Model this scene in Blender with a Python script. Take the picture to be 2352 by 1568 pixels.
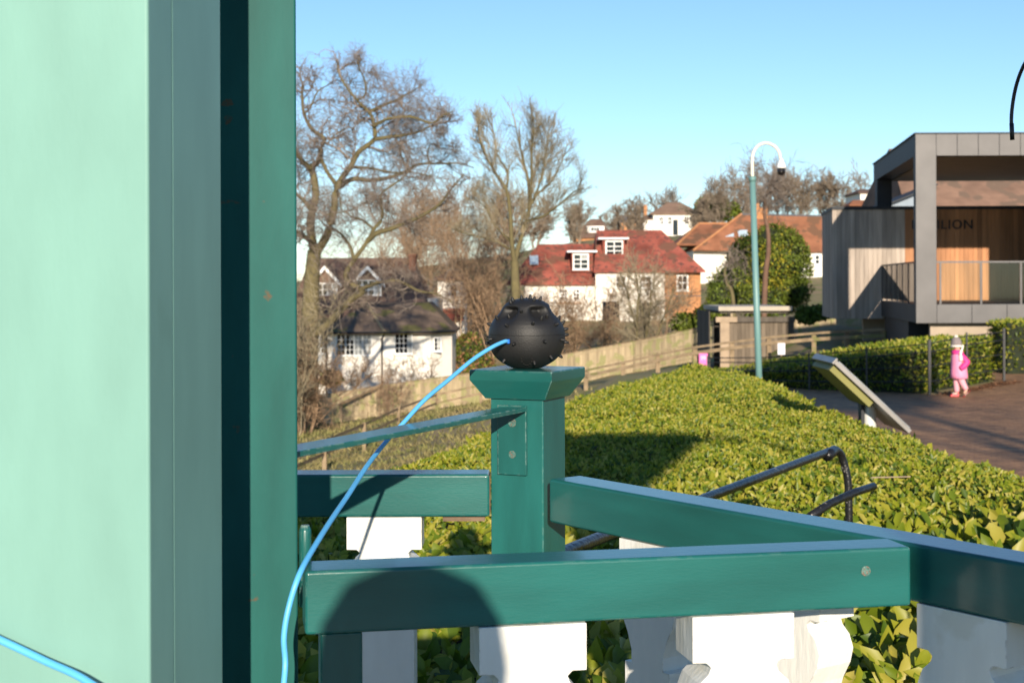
import bpy, math, random
import numpy as np
from mathutils import Vector, Matrix, Quaternion
for o in list(bpy.data.objects): bpy.data.objects.remove(o)
S = bpy.context.scene
C = S.collection
# ------------------------------------------------------------------ camera, sky, sun, exposure
F, PX, PY, CZ = 3265.0, 1175.5, 650.0, 2.2      # focal length in reference pixels, principal point, eye height
ROLL = math.radians(0.2)
cd = bpy.data.cameras.new('camera'); cam = bpy.data.objects.new('camera', cd); C.objects.link(cam)
cd.lens = 50; cd.sensor_width = 36; cd.shift_y = -134 / 2351.0
cd.clip_start = 0.03; cd.clip_end = 3000
cd.dof.use_dof = True; cd.dof.focus_distance = 2.40; cd.dof.aperture_fstop = 13
cam.matrix_world = Matrix.Translation((0, 0, CZ)) @ Matrix.Rotation(math.radians(90), 4, 'X') @ Matrix.Rotation(-ROLL, 4, 'Z')
S.camera = cam
SUN_EL, SUN_AZX = math.radians(16.0), 0.068     # toward the sun: (SUN_AZX, -1) in plan
W = bpy.data.worlds.new('World'); S.world = W; W.use_nodes = True
nt = W.node_tree; nt.nodes.clear()
sky = nt.nodes.new('ShaderNodeTexSky'); sky.sky_type = 'NISHITA'; sky.sun_disc = False
sky.sun_elevation = SUN_EL; sky.sun_rotation = math.pi - math.atan(SUN_AZX)
sky.altitude = 0; sky.air_density = 0.9; sky.dust_density = 0.0; sky.ozone_density = 4.0
bg = nt.nodes.new('ShaderNodeBackground'); bg.inputs[1].default_value = 0.11
out = nt.nodes.new('ShaderNodeOutputWorld')
nt.links.new(sky.outputs[0], bg.inputs[0]); nt.links.new(bg.outputs[0], out.inputs[0])
sl = bpy.data.lights.new('sun', 'SUN'); sl.energy = 4.8; sl.angle = math.radians(0.53); sl.color = (1.0, 0.87, 0.70)
so = bpy.data.objects.new('sun', sl); C.objects.link(so); so.location = (0, -20, 30)
_n = math.hypot(SUN_AZX, 1)
TOSUN = Vector((SUN_AZX / _n * math.cos(SUN_EL), -1 / _n * math.cos(SUN_EL), math.sin(SUN_EL)))
so.rotation_euler = TOSUN.to_track_quat('Z', 'Y').to_euler()
S.view_settings.view_transform = 'Standard'; S.view_settings.look = 'None'
S.view_settings.exposure = 0.60; S.view_settings.gamma = 1
S.render.engine = 'CYCLES'

# ------------------------------------------------------------------ helpers
R_ = random.Random(7)
def at(px, py, d):
    dx, dy = px - PX, py - PY
    return Vector(((dx * math.cos(ROLL) - dy * math.sin(ROLL)) / F * d, d,
                   CZ - (dx * math.sin(ROLL) + dy * math.cos(ROLL)) / F * d))
def tag(o, label=None, cat=None, group=None, kind=None):
    if label: o['label'] = label
    if cat: o['category'] = cat
    if group: o['group'] = group
    if kind: o['kind'] = kind
    return o
def thing(name, loc, label, cat, group=None):
    o = bpy.data.objects.new(name, None); C.objects.link(o); o.location = loc
    o.empty_display_size = 0.2
    return tag(o, label, cat, group)
def wloc(o):
    v = Vector((0, 0, 0))
    while o: v += o.location; o = o.parent
    return v
def mesh_np(name, v, quads=None, tris=None, attr=None, smooth=False):
    me = bpy.data.meshes.new(name)
    v = np.asarray(v, dtype=np.float32)
    me.vertices.add(len(v)); me.vertices.foreach_set('co', v.ravel())
    parts, starts, n = [], [], 0
    if quads is not None and len(quads):
        q = np.asarray(quads, dtype=np.int32); parts.append(q.ravel()); starts.append(np.arange(len(q)) * 4); n = len(q) * 4
    if tris is not None and len(tris):
        t = np.asarray(tris, dtype=np.int32); parts.append(t.ravel()); starts.append(n + np.arange(len(t)) * 3)
    li = np.concatenate(parts).astype(np.int32); ls = np.concatenate(starts).astype(np.int32)
    me.loops.add(len(li)); me.loops.foreach_set('vertex_index', li)
    me.polygons.add(len(ls)); me.polygons.foreach_set('loop_start', ls)
    if attr is not None:
        a = me.attributes.new('tint', 'FLOAT', 'POINT'); a.data.foreach_set('value', np.asarray(attr, dtype=np.float32))
    me.update(calc_edges=True); me.validate()
    if smooth: me.polygons.foreach_set('use_smooth', np.ones(len(ls), dtype=bool))
    return me
class MB:
    def __init__(s): s.v = []; s.f = []; s.t = []
    def add(s, vs, fs, tint=0.5):
        n = len(s.v); s.v += [tuple(p) for p in vs]; s.f += [tuple(i + n for i in f) for f in fs]; s.t += [tint] * len(vs)
    def hexa(s, p, tint=0.5):      # 8 points: bottom ring 0-3, top ring 4-7
        s.add(p, [(3, 2, 1, 0), (4, 5, 6, 7), (0, 1, 5, 4), (1, 2, 6, 5), (2, 3, 7, 6), (3, 0, 4, 7)], tint); return s
    def box(s, x0, x1, y0, y1, z0, z1, tint=0.5):
        return s.hexa([(x0, y0, z0), (x1, y0, z0), (x1, y1, z0), (x0, y1, z0), (x0, y0, z1), (x1, y0, z1), (x1, y1, z1), (x0, y1, z1)], tint)
    def beam(s, P, Q, thick, ztop, h, tint=0.5):   # P,Q plan points of the front face, body goes to the left of P->Q
        d = Vector((Q[0] - P[0], Q[1] - P[1])).normalized(); n = Vector((-d.y, d.x)) * thick
        pl = [(P[0], P[1]), (Q[0], Q[1]), (Q[0] + n.x, Q[1] + n.y), (P[0] + n.x, P[1] + n.y)]
        return s.prism(pl, ztop - h, ztop, tint)
    def prism(s, pl, z0, z1, tint=0.5):
        n = len(pl); vs = [(x, y, z0) for x, y in pl] + [(x, y, z1) for x, y in pl]
        fs = [tuple(range(n - 1, -1, -1)), tuple(range(n, 2 * n))] + [(i, (i + 1) % n, n + (i + 1) % n, n + i) for i in range(n)]
        s.add(vs, fs, tint); return s
    def tube(s, pts, rad, n=8, cap=True, tint=0.5):
        pts = [Vector(p) for p in pts]; m = len(pts)
        rad = rad if hasattr(rad, '__len__') else [rad] * m
        vs = []; prev = None
        for i, p in enumerate(pts):
            t = (pts[min(i + 1, m - 1)] - pts[max(i - 1, 0)]).normalized()
            if prev is None:
                a = t.cross(Vector((0, 0, 1)) if abs(t.z) < 0.9 else Vector((1, 0, 0))).normalized()
            else:
                a = (prev - t * prev.dot(t)).normalized()
            prev = a; b = t.cross(a)
            for k in range(n):
                w = 2 * math.pi * k / n; vs.append(p + (a * math.cos(w) + b * math.sin(w)) * rad[i])
        fs = [(i * n + k, i * n + (k + 1) % n, (i + 1) * n + (k + 1) % n, (i + 1) * n + k) for i in range(m - 1) for k in range(n)]
        if cap: fs += [tuple(range(n - 1, -1, -1)), tuple((m - 1) * n + k for k in range(n))]
        s.add(vs, fs, tint); return s
    def lathe(s, prof, c, n=24, tint=0.5):
        vs = []
        for r, z in prof:
            for k in range(n):
                w = 2 * math.pi * k / n; vs.append((c[0] + r * math.cos(w), c[1] + r * math.sin(w), c[2] + z))
        m = len(prof)
        fs = [(i * n + k, i * n + (k + 1) % n, (i + 1) * n + (k + 1) % n, (i + 1) * n + k) for i in range(m - 1) for k in range(n)]
        fs += [tuple(range(n - 1, -1, -1)), tuple((m - 1) * n + k for k in range(n))]
        s.add(vs, fs, tint); return s
    def mesh(s, name, mat, org=(0, 0, 0), smooth=False):
        me = bpy.data.meshes.new(name); o = Vector(org)
        me.from_pydata([Vector(p) - o for p in s.v], [], s.f)
        a = me.attributes.new('tint', 'FLOAT', 'POINT'); a.data.foreach_set('value', s.t)
        me.update(); me.materials.append(mat)
        if smooth: me.polygons.foreach_set('use_smooth', [True] * len(me.polygons))
        return me
    def build(s, name, mat, parent=None, bevel=0, smooth=False, org=None, seg=2):
        if parent is None and org is None:
            xs, ys, zs = zip(*s.v); org = ((min(xs) + max(xs)) / 2, (min(ys) + max(ys)) / 2, min(zs))
        o = bpy.data.objects.new(name, s.mesh(name, mat, wloc(parent) if parent else org, smooth)); C.objects.link(o)
        if parent: o.parent = parent
        else: o.location = org
        if bevel:
            m = o.modifiers.new('bevel', 'BEVEL'); m.width = bevel; m.segments = seg + 1; m.limit_method = 'ANGLE'; m.harden_normals = True
            o.data.polygons.foreach_set('use_smooth', [True] * len(o.data.polygons))
        return o
def link_mesh(name, me, parent=None, loc=(0, 0, 0)):
    o = bpy.data.objects.new(name, me); C.objects.link(o)
    if parent: o.parent = parent; o.location = Vector(loc) - wloc(parent)
    else: o.location = loc
    return o
def smooth_path(ctrl, n=8):
    P = [Vector(c) for c in ctrl]; P = [P[0] * 2 - P[1]] + P + [P[-1] * 2 - P[-2]]; o = []
    for i in range(1, len(P) - 2):
        a, b, c, d = P[i - 1:i + 3]
        for k in range(n):
            t = k / n
            o.append(0.5 * ((2 * b) + (c - a) * t + (2 * a - 5 * b + 4 * c - d) * t * t + (3 * b - a - 3 * c + d) * t ** 3))
    o.append(P[-2]); return o

# ------------------------------------------------------------------ materials
def mat(name, col, rough=0.6, var=0.18, scale=6, bump=0.0, bscale=40, spec=0.5, metal=0.0, stretch=(1, 1, 1),
        tint=0.0, fleck=None, flo=0.66, fscale=60, col2=None, trans=0.0, coat=0.0, moss=None):
    m = bpy.data.materials.new(name); m.use_nodes = True; N = m.node_tree.nodes; L = m.node_tree.links
    b = N['Principled BSDF']; b.inputs['Roughness'].default_value = rough; b.inputs['Metallic'].default_value = metal
    b.inputs['Specular IOR Level'].default_value = spec; b.inputs['Coat Weight'].default_value = coat
    b.inputs['Coat Roughness'].default_value = 0.10
    tc = N.new('ShaderNodeTexCoord'); mp = N.new('ShaderNodeMapping'); mp.inputs['Scale'].default_value = stretch
    L.new(tc.outputs['Object'], mp.inputs[0])
    nz = N.new('ShaderNodeTexNoise'); nz.inputs['Scale'].default_value = scale; nz.inputs['Detail'].default_value = 5
    L.new(mp.outputs[0], nz.inputs['Vector'])
    mr = N.new('ShaderNodeMapRange'); mr.inputs[1].default_value = 0.3; mr.inputs[2].default_value = 0.7
    L.new(nz.outputs[0], mr.inputs[0])
    mx = N.new('ShaderNodeMix'); mx.data_type = 'RGBA'
    c2 = col2 or [min(1, c * (1 + var)) for c in col]; c1 = col if col2 else [c * (1 - var) for c in col]
    mx.inputs[6].default_value = (*c1, 1); mx.inputs[7].default_value = (*c2, 1)
    L.new(mr.outputs[0], mx.inputs[0]); last = mx.outputs[2]
    if tint:
        at_ = N.new('ShaderNodeAttribute'); at_.attribute_name = 'tint'
        tr = N.new('ShaderNodeMapRange'); tr.inputs[3].default_value = 1 - tint; tr.inputs[4].default_value = 1 + tint
        L.new(at_.outputs['Fac'], tr.inputs[0])
        vm = N.new('ShaderNodeVectorMath'); vm.operation = 'SCALE'; L.new(last, vm.inputs[0]); L.new(tr.outputs[0], vm.inputs['Scale']); last = vm.outputs[0]
    for spec_f in ((fleck, flo, fscale), moss or (None, 0, 0)):
        if spec_f[0]:
            fn = N.new('ShaderNodeTexNoise'); fn.inputs['Scale'].default_value = spec_f[2]; fn.inputs['Detail'].default_value = 4
            L.new(tc.outputs['Object'], fn.inputs['Vector'])
            fr = N.new('ShaderNodeMapRange'); fr.inputs[1].default_value = spec_f[1]; fr.inputs[2].default_value = spec_f[1] + 0.04
            L.new(fn.outputs[0], fr.inputs[0])
            fm = N.new('ShaderNodeMix'); fm.data_type = 'RGBA'; L.new(fr.outputs[0], fm.inputs[0]); L.new(last, fm.inputs[6])
            fm.inputs[7].default_value = (*spec_f[0], 1); last = fm.outputs[2]
    L.new(last, b.inputs['Base Color'])
    if bump:
        bn = N.new('ShaderNodeTexNoise'); bn.inputs['Scale'].default_value = bscale; bn.inputs['Detail'].default_value = 4
        L.new(mp.outputs[0], bn.inputs['Vector'])
        bp = N.new('ShaderNodeBump'); bp.inputs['Strength'].default_value = bump; bp.inputs['Distance'].default_value = 0.02
        L.new(bn.outputs[0], bp.inputs['Height']); L.new(bp.outputs[0], b.inputs['Normal'])
    if trans:
        ts = N.new('ShaderNodeBsdfTranslucent'); L.new(last, ts.inputs[0]); ms = N.new('ShaderNodeMixShader')
        ms.inputs[0].default_value = trans; o = N['Material Output']
        L.new(b.outputs[0], ms.inputs[1]); L.new(ts.outputs[0], ms.inputs[2]); L.new(ms.outputs[0], o.inputs[0])
    return m
def rows(m, period, strength=0.5, axis='Z'):       # courses of tiles as fine relief
    N = m.node_tree.nodes; L = m.node_tree.links; b = N['Principled BSDF']
    tc = N.new('ShaderNodeTexCoord'); wv = N.new('ShaderNodeTexWave'); wv.bands_direction = axis; wv.wave_profile = 'SAW'
    wv.inputs['Scale'].default_value = 2 * math.pi / period / (2 * math.pi) * 0.318 * 1.0
    wv.inputs['Distortion'].default_value = 0.6; wv.inputs['Detail Scale'].default_value = 3
    L.new(tc.outputs['Object'], wv.inputs[0]); bp = N.new('ShaderNodeBump'); bp.inputs['Strength'].default_value = strength; bp.inputs['Distance'].default_value = 0.05
    L.new(wv.outputs[1], bp.inputs['Height']); L.new(bp.outputs[0], b.inputs['Normal']); return m
def glassmat(name, tintc, refl=0.12):
    m = bpy.data.materials.new(name); m.use_nodes = True; N = m.node_tree.nodes; L = m.node_tree.links; N.remove(N['Principled BSDF'])
    t = N.new('ShaderNodeBsdfTransparent'); t.inputs[0].default_value = (*tintc, 1)
    g = N.new('ShaderNodeBsdfGlossy'); g.inputs['Roughness'].default_value = 0.03
    fz = N.new('ShaderNodeFresnel'); fz.inputs[0].default_value = 1.5; s = N.new('ShaderNodeMixShader')
    L.new(fz.outputs[0], s.inputs[0]); L.new(t.outputs[0], s.inputs[1]); L.new(g.outputs[0], s.inputs[2]); L.new(s.outputs[0], N['Material Output'].inputs[0])
    return m
TEAL = mat('teal_gloss_paint', (0.012, 0.110, 0.100), 0.34, 0.25, 3.0, 0.035, 90, 0.35, stretch=(1, 1, 5), fleck=(0.20, 0.30, 0.27), flo=0.78, fscale=46, coat=0.4)
TEALV = mat('teal_gloss_paint_upright', (0.012, 0.106, 0.097), 0.36, 0.25, 3.5, 0.03, 80, 0.35, stretch=(5, 5, 1), fleck=(0.20, 0.30, 0.27), flo=0.78, fscale=46, coat=0.3)
def worn_edges(m, col, radius=.0045, lo_=.05, hi_=.16, nscale=60, nlo=.50):   # paint rubbed thin along the arrises
    N = m.node_tree.nodes; L = m.node_tree.links; b = N['Principled BSDF']; src = b.inputs['Base Color'].links[0].from_socket
    bv_ = N.new('ShaderNodeBevel'); bv_.inputs['Radius'].default_value = radius; bv_.samples = 4; ge = N.new('ShaderNodeNewGeometry')
    dt_ = N.new('ShaderNodeVectorMath'); dt_.operation = 'DOT_PRODUCT'; L.new(bv_.outputs[0], dt_.inputs[0]); L.new(ge.outputs['True Normal'], dt_.inputs[1])
    e1 = N.new('ShaderNodeMapRange'); e1.inputs[1].default_value = 1 - lo_; e1.inputs[2].default_value = 1 - hi_; L.new(dt_.outputs['Value'], e1.inputs[0])
    tc = N.new('ShaderNodeTexCoord'); nz = N.new('ShaderNodeTexNoise'); nz.inputs['Scale'].default_value = nscale; nz.inputs['Detail'].default_value = 6; L.new(tc.outputs['Object'], nz.inputs['Vector'])
    e2 = N.new('ShaderNodeMapRange'); e2.inputs[1].default_value = nlo; e2.inputs[2].default_value = nlo + .07; L.new(nz.outputs[0], e2.inputs[0])
    mu = N.new('ShaderNodeMath'); mu.operation = 'MULTIPLY'; L.new(e1.outputs[0], mu.inputs[0]); L.new(e2.outputs[0], mu.inputs[1])
    mx = N.new('ShaderNodeMix'); mx.data_type = 'RGBA'; L.new(mu.outputs[0], mx.inputs[0]); L.new(src, mx.inputs[6]); mx.inputs[7].default_value = (*col, 1); L.new(mx.outputs[2], b.inputs['Base Color'])
WORN = 1
worn_edges(TEAL, (0.25, 0.34, 0.31)); worn_edges(TEALV, (0.23, 0.32, 0.29))
TEALR = mat('teal_paint_with_rust_marks', (0.013, 0.100, 0.090), 0.55, 0.2, 4, 0.02, 60, 0.15, stretch=(4, 4, 1), fleck=(0.10, 0.075, 0.045), flo=0.685, fscale=26, coat=0.0)
MINT = mat('mint_gloss_paint', (0.185, 0.36, 0.31), 0.5, 0.07, 5, 0.02, 60, 0.25, stretch=(3, 3, 1), moss=((0.172, 0.335, 0.285), 0.64, 8))
WHITE = mat('white_paint', (0.78, 0.78, 0.74), 0.45, 0.05, 9, 0.08, 30, 0.4, stretch=(4, 4, 1), fleck=(0.45, 0.43, 0.37), flo=0.73, fscale=30, moss=((0.70, 0.69, 0.63), 0.58, 9))
worn_edges(WHITE, (0.30, 0.25, 0.19), .004, .05, .16, 40, .55)
RAW = mat('bare_timber_edge', (0.15, 0.10, 0.065), 0.8, 0.3, 30, 0.3, 60)
STEEL = mat('painted_screw_steel', (0.07, 0.15, 0.13), 0.45, 0.4, 200, 0.2, 300, fleck=(0.16, 0.11, 0.08), flo=0.55, fscale=300)
BLACKR = mat('black_rubber', (0.011, 0.011, 0.0115), 0.57, 0.2, 40, 0.10, 420, 0.5)
HOLE = mat('dark_hole', (0.003, 0.003, 0.003), 0.9, 0.1)
BLUE = mat('blue_cable_sheath', (0.105, 0.45, 0.84), 0.42, 0.05, 20)
BLUEP = mat('blue_plug', (0.02, 0.16, 0.62), 0.35, 0.1, 20)
BLKPIPE = mat('worn_black_pipe', (0.012, 0.012, 0.013), 0.32, 0.3, 20, 0.2, 60, fleck=(0.20, 0.18, 0.16), flo=0.66, fscale=38)
LEAF = mat('laurel_leaf', (0.190, 0.215, 0.026), 0.42, 0.2, 1.2, 0, 0, 0.32, tint=0.50, col2=(0.270, 0.255, 0.040), trans=0.30)
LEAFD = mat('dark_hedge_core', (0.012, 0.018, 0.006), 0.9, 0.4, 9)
LEAF2 = mat('evergreen_leaf', (0.085, 0.135, 0.018), 0.5, 0.25, 1.0, 0, 0, 0.3, tint=0.6, col2=(0.15, 0.175, 0.022), trans=0.25)
LEAFY = mat('yellow_bloom', (0.42, 0.36, 0.03), 0.6, 0.15, 3, tint=0.3, trans=0.2)
BEECH = mat('dry_russet_leaf', (0.30, 0.15, 0.075), 0.7, 0.3, 4, tint=0.4, trans=0.2)
BARK = mat('mossy_oak_bark', (0.115, 0.095, 0.052), 0.9, 0.3, 3, 0.6, 14, 0.2, col2=(0.16, 0.135, 0.062))
TWIG = mat('oak_twig', (0.24, 0.195, 0.16), 0.9, 0.25, 2, 0, 0, 0.1)
TWIGB = mat('brown_shrub_twig', (0.30, 0.205, 0.130), 0.9, 0.3, 1, 0, 0, 0.1)
TWIGO = mat('olive_twig', (0.28, 0.235, 0.155), 0.9, 0.3, 1, 0, 0, 0.1)
TWIGF = mat('far_twig', (0.25, 0.20, 0.15), 0.9, 0.3, 1, 0, 0, 0.1)
def ramp_leaf(m, stops):
    N = m.node_tree.nodes; L = m.node_tree.links; b = N['Principled BSDF']; a = N.new('ShaderNodeAttribute'); a.attribute_name = 'tint'
    cr = N.new('ShaderNodeValToRGB'); cr.color_ramp.elements[0].position = stops[0][0]; cr.color_ramp.elements[0].color = (*stops[0][1], 1)
    cr.color_ramp.elements[1].position = stops[-1][0]; cr.color_ramp.elements[1].color = (*stops[-1][1], 1)
    for p, c in stops[1:-1]: e_ = cr.color_ramp.elements.new(p); e_.color = (*c, 1)
    L.new(a.outputs['Fac'], cr.inputs[0]); L.new(cr.outputs[0], b.inputs['Base Color'])
    for n_ in N:
        if n_.type == 'BSDF_TRANSLUCENT': L.new(cr.outputs[0], n_.inputs[0])
ramp_leaf(LEAF, [(0, (0.040, 0.085, 0.008)), (.30, (0.115, 0.170, 0.010)), (.60, (0.225, 0.255, 0.016)), (.85, (0.32, 0.30, 0.030)), (1, (0.42, 0.36, 0.075))])
# ground: soil, leaf litter and worn grass
GROUND = mat('worn_grass_and_soil', (0.19, 0.19, 0.070), 0.95, 0.3, 0.5, 0.25, 6, 0.2, col2=(0.32, 0.225, 0.14), fleck=(0.16, 0.19, 0.055), flo=0.55, fscale=0.9)
PAVE = mat('brown_brick_paving', (0.36, 0.205, 0.105), 0.75, 0.2, 2.2, 0.08, 28, 0.3, fleck=(0.25, 0.145, 0.08), flo=0.55, fscale=9, stretch=(1, 1, 1))
def brick_paving(m, c1, c2, mo):
    N = m.node_tree.nodes; L = m.node_tree.links; b = N['Principled BSDF']; src = b.inputs['Base Color'].links[0].from_socket
    tc = N.new('ShaderNodeTexCoord'); bk = N.new('ShaderNodeTexBrick'); bk.inputs['Scale'].default_value = 1.0; bk.inputs['Brick Width'].default_value = .21; bk.inputs['Row Height'].default_value = .105
    bk.inputs['Mortar Size'].default_value = .006; bk.inputs['Color1'].default_value = (*c1, 1); bk.inputs['Color2'].default_value = (*c2, 1); bk.inputs['Mortar'].default_value = (*mo, 1)
    L.new(tc.outputs['Object'], bk.inputs[0]); mx = N.new('ShaderNodeMix'); mx.data_type = 'RGBA'; mx.blend_type = 'MULTIPLY'; mx.inputs[0].default_value = 1
    L.new(src, mx.inputs[6]); L.new(bk.outputs[0], mx.inputs[7]); L.new(mx.outputs[2], b.inputs['Base Color'])
brick_paving(PAVE, (1.15, 1.1, 1.05), (.72, .70, .70), (.55, .52, .5))
GRASS = mat('rough_dry_grass', (0.15, 0.16, 0.04), 0.8, 0.3, 0.6, tint=0.5, col2=(0.27, 0.21, 0.10), trans=0.2)
DECK = mat('grey_deck_boards', (0.20, 0.19, 0.17), 0.8, 0.2, 6, 0.3, 30)
FENCEW = mat('weathered_fence_boards', (0.34, 0.27, 0.17), 0.9, 0.22, 2.2, 0.4, 24, 0.2, stretch=(1, 1, 0.25), tint=0.28, moss=((0.285, 0.265, 0.125), 0.52, 2.6))
RAILW = mat('old_oak_rail', (0.25, 0.185, 0.115), 0.9, 0.3, 4, 0.4, 24, 0.2, moss=((0.18, 0.17, 0.07), 0.58, 1.3))
SHEDW = mat('shaded_shed_boards', (0.105, 0.09, 0.075), 0.9, 0.2, 3, 0.3, 20, 0.2, stretch=(3, 3, 0.4), tint=0.25)  # boards darkened to carry the shade lying over the shelter
SHEDF = mat('brown_grey_hut_boards', (0.15, 0.12, 0.09), 0.9, 0.2, 3, 0.3, 20, 0.2, stretch=(3, 3, 0.4), tint=0.25)
SHEDP = mat('pale_timber_post', (0.34, 0.255, 0.175), 0.8, 0.2, 4, 0.3, 20)
ZINC = mat('grey_zinc_sheet', (0.098, 0.094, 0.094), 0.50, 0.16, 1.2, 0.05, 3, 0.5, metal=0.25)
ZINCD = mat('dark_zinc_trim_and_shade', (0.030, 0.034, 0.040), 0.6, 0.15, 2, 0, 0, 0.25)  # trim, plus the frame's unlit sides with their shade put into the colour
LARCHG = mat('silvered_timber_cladding', (0.345, 0.290, 0.245), 0.8, 0.2, 3, 0.3, 20, 0.2, stretch=(3, 3, 0.3), tint=0.22)
LARCHR = mat('red_brown_timber_cladding', (0.42, 0.19, 0.085), 0.6, 0.22, 2, 0.3, 20, 0.3, stretch=(3, 3, 0.3), tint=0.25)
SOFFIT = mat('soffit_board', (0.17, 0.125, 0.075), 0.7, 0.15, 2)
CONC = mat('pale_concrete', (0.36, 0.29, 0.22), 0.85, 0.12, 1.5, 0.2, 10)
GLASS = glassmat('balustrade_glass', (0.90, 0.94, 0.91))
RENDER_ = mat('white_render', (0.80, 0.76, 0.68), 0.85, 0.06, 1.2, 0.15, 8, 0.2)
TILEB = rows(mat('mossy_brown_roof_tiles', (0.155, 0.112, 0.082), 0.9, 0.3, 0.9, 0, 0, 0.2, moss=((0.125, 0.115, 0.045), 0.55, 0.7)), 0.25, 0.8)
TILED = rows(mat('dark_brown_roof_tiles', (0.16, 0.100, 0.075), 0.9, 0.25, 1.2, 0, 0, 0.2), 0.25, 0.8)
TILER = rows(mat('red_roof_tiles', (0.27, 0.078, 0.055), 0.8, 0.4, 0.8, 0, 0, 0.2, fleck=(0.12, 0.055, 0.045), flo=.56, fscale=3.0, moss=((0.16, 0.075, 0.05), .55, .7)), 0.28, 0.7)
TILEO = rows(mat('orange_roof_tiles', (0.27, 0.115, 0.062), 0.85, 0.25, 0.9, 0, 0, 0.2, moss=((0.16, 0.085, 0.05), 0.56, 0.6)), 0.28, 0.7)
RIDGE = mat('orange_ridge_tiles', (0.42, 0.19, 0.08), 0.8, 0.2, 2)
BRICK = mat('orange_brick', (0.44, 0.21, 0.095), 0.9, 0.2, 3, 0.4, 12, 0.2)
PANE = mat('dark_window_pane', (0.012, 0.015, 0.02), 0.06, 0.1, 1, 0, 0, 0.6)
CURT = mat('window_pane_with_curtain', (0.32, 0.33, 0.32), 0.12, 0.35, 6, 0, 0, 0.6)
PGREY = mat('pale_skylight_glass', (0.45, 0.55, 0.62), 0.1, 0.1, 1, 0, 0, 0.6)
WPAINT = mat('white_window_paint', (0.80, 0.80, 0.77), 0.5, 0.04, 3)
MASTG = mat('pale_teal_mast_paint', (0.13, 0.255, 0.245), 0.45, 0.08, 3)
CREAM = mat('cream_metal', (0.70, 0.66, 0.55), 0.4, 0.06, 4)
CAMW = mat('white_camera_housing', (0.80, 0.80, 0.78), 0.3, 0.02, 4)
DOME = mat('smoked_dome', (0.012, 0.010, 0.010), 0.08, 0.1, 4)
ALU = mat('brushed_aluminium', (0.20, 0.19, 0.18), 0.4, 0.15, 5, 0, 0, 0.5, metal=0.3)
LGREY = mat('light_grey_post_paint', (0.60, 0.62, 0.60), 0.45, 0.06, 5)
OLIVE = mat('olive_back_board', (0.18, 0.17, 0.035), 0.6, 0.1, 5)
PANEL = mat('printed_panel_face', (0.22, 0.24, 0.25), 0.35, 0.4, 8)
PINKS = mat('pink_notice', (0.80, 0.12, 0.42), 0.5, 0.05, 5)
WHITES = mat('white_notice', (0.62, 0.62, 0.68), 0.5, 0.05, 5)
REDS = mat('red_print', (0.55, 0.05, 0.05), 0.5, 0.05, 5)
IRON = mat('black_iron', (0.016, 0.016, 0.018), 0.5, 0.2, 10)
SKIN = mat('skin', (0.55, 0.32, 0.23), 0.5, 0.06, 12)
COAT = mat('pink_quilted_coat', (0.82, 0.27, 0.42), 0.6, 0.12, 6, 0.4, 14)
SLEEVE = mat('magenta_sleeve', (0.74, 0.035, 0.22), 0.6, 0.1, 6, 0.3, 14)
LEGG = mat('pale_pink_leggings', (0.80, 0.36, 0.42), 0.7, 0.05, 8)
HATG = mat('grey_knit_wool', (0.22, 0.185, 0.18), 0.95, 0.15, 30, 0.5, 60)
FLEECE = mat('cream_fleece', (0.80, 0.74, 0.62), 0.95, 0.08, 30, 0.4, 60)
SHOE = mat('red_shoe', (0.65, 0.05, 0.06), 0.5, 0.1, 8)
NAVY = mat('dark_jacket_cloth', (0.02, 0.022, 0.03), 0.9, 0.2, 10)
HAIR = mat('brown_hair', (0.04, 0.025, 0.015), 0.6, 0.3, 40)
NEEDLE = mat('pine_needles', (0.035, 0.06, 0.02), 0.6, 0.3, 3, tint=0.4)
SLATE = mat('grey_slate', (0.10, 0.105, 0.12), 0.7, 0.2, 2)

# ------------------------------------------------------------------ ground
CTRL = []
def cp(px, py, d): p = at(px, py, d); CTRL.append((p.x, p.y, p.z))
for x in (-12, -6, -2, 3, 8, 14, 22, 34):
    for y in (-50, -25, -8, 2): CTRL.append((x, y, 0.0))
for x in (2.5, 6, 10, 15, 24):
    for y in (10, 18, 26, 33): CTRL.append((x, y, 0.0))
for x in (10, 14, 20): CTRL.append((x, 40, 0.1)); CTRL.append((x, 50, 0.3))
CTRL += [(-2.5, 6, -0.15), (-5, 8, -0.5), (-3, 12, -0.8), (-8, 20, -1.9), (-1, 20, -1.0), (-4, 28, -2.4), (-16, 38, -3.6), (0.3, 32, -1.7), (2, 42, -1.9), (-30, 40, -4.2), (-30, 70, -5.4), (-20, 20, -2.5)]
cp(745, 1088, 40); cp(836, 1040, 47); cp(1003, 954, 62); cp(1230, 905, 58); cp(1500, 860, 50)
cp(715, 985, 62); cp(735, 977, 72); cp(900, 952, 71); cp(1090, 927, 70); cp(1340, 874, 69); cp(1560, 838, 66); cp(1720, 842, 50); cp(1820, 782, 66); cp(2010, 774, 66)
cp(800, 900, 80); cp(1040, 885, 82); cp(700, 930, 90); cp(1250, 742, 108); cp(1550, 734, 110); cp(1700, 650, 138); cp(1880, 640, 138); cp(1020, 790, 98)
cp(1550, 548, 230); cp(1370, 548, 215); cp(2000, 500, 240); cp(1750, 510, 260); cp(1100, 610, 240); cp(800, 660, 260); cp(300, 670, 260)
for px, y in ((0, 672), (500, 668), (900, 650), (1200, 600), (1500, 545), (1800, 520), (2351, 515)): cp(px, y, 340); cp(px, y + 15, 520)
CA = np.array(CTRL)
_K = np.sqrt((CA[:, None, 0] - CA[None, :, 0]) ** 2 + (CA[:, None, 1] - CA[None, :, 1]) ** 2 + 4.0)
_K = np.block([[_K, np.ones((len(CA), 1))], [np.ones((1, len(CA))), np.zeros((1, 1))]]); RW = np.linalg.solve(_K, np.append(CA[:, 2], 0))
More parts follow.
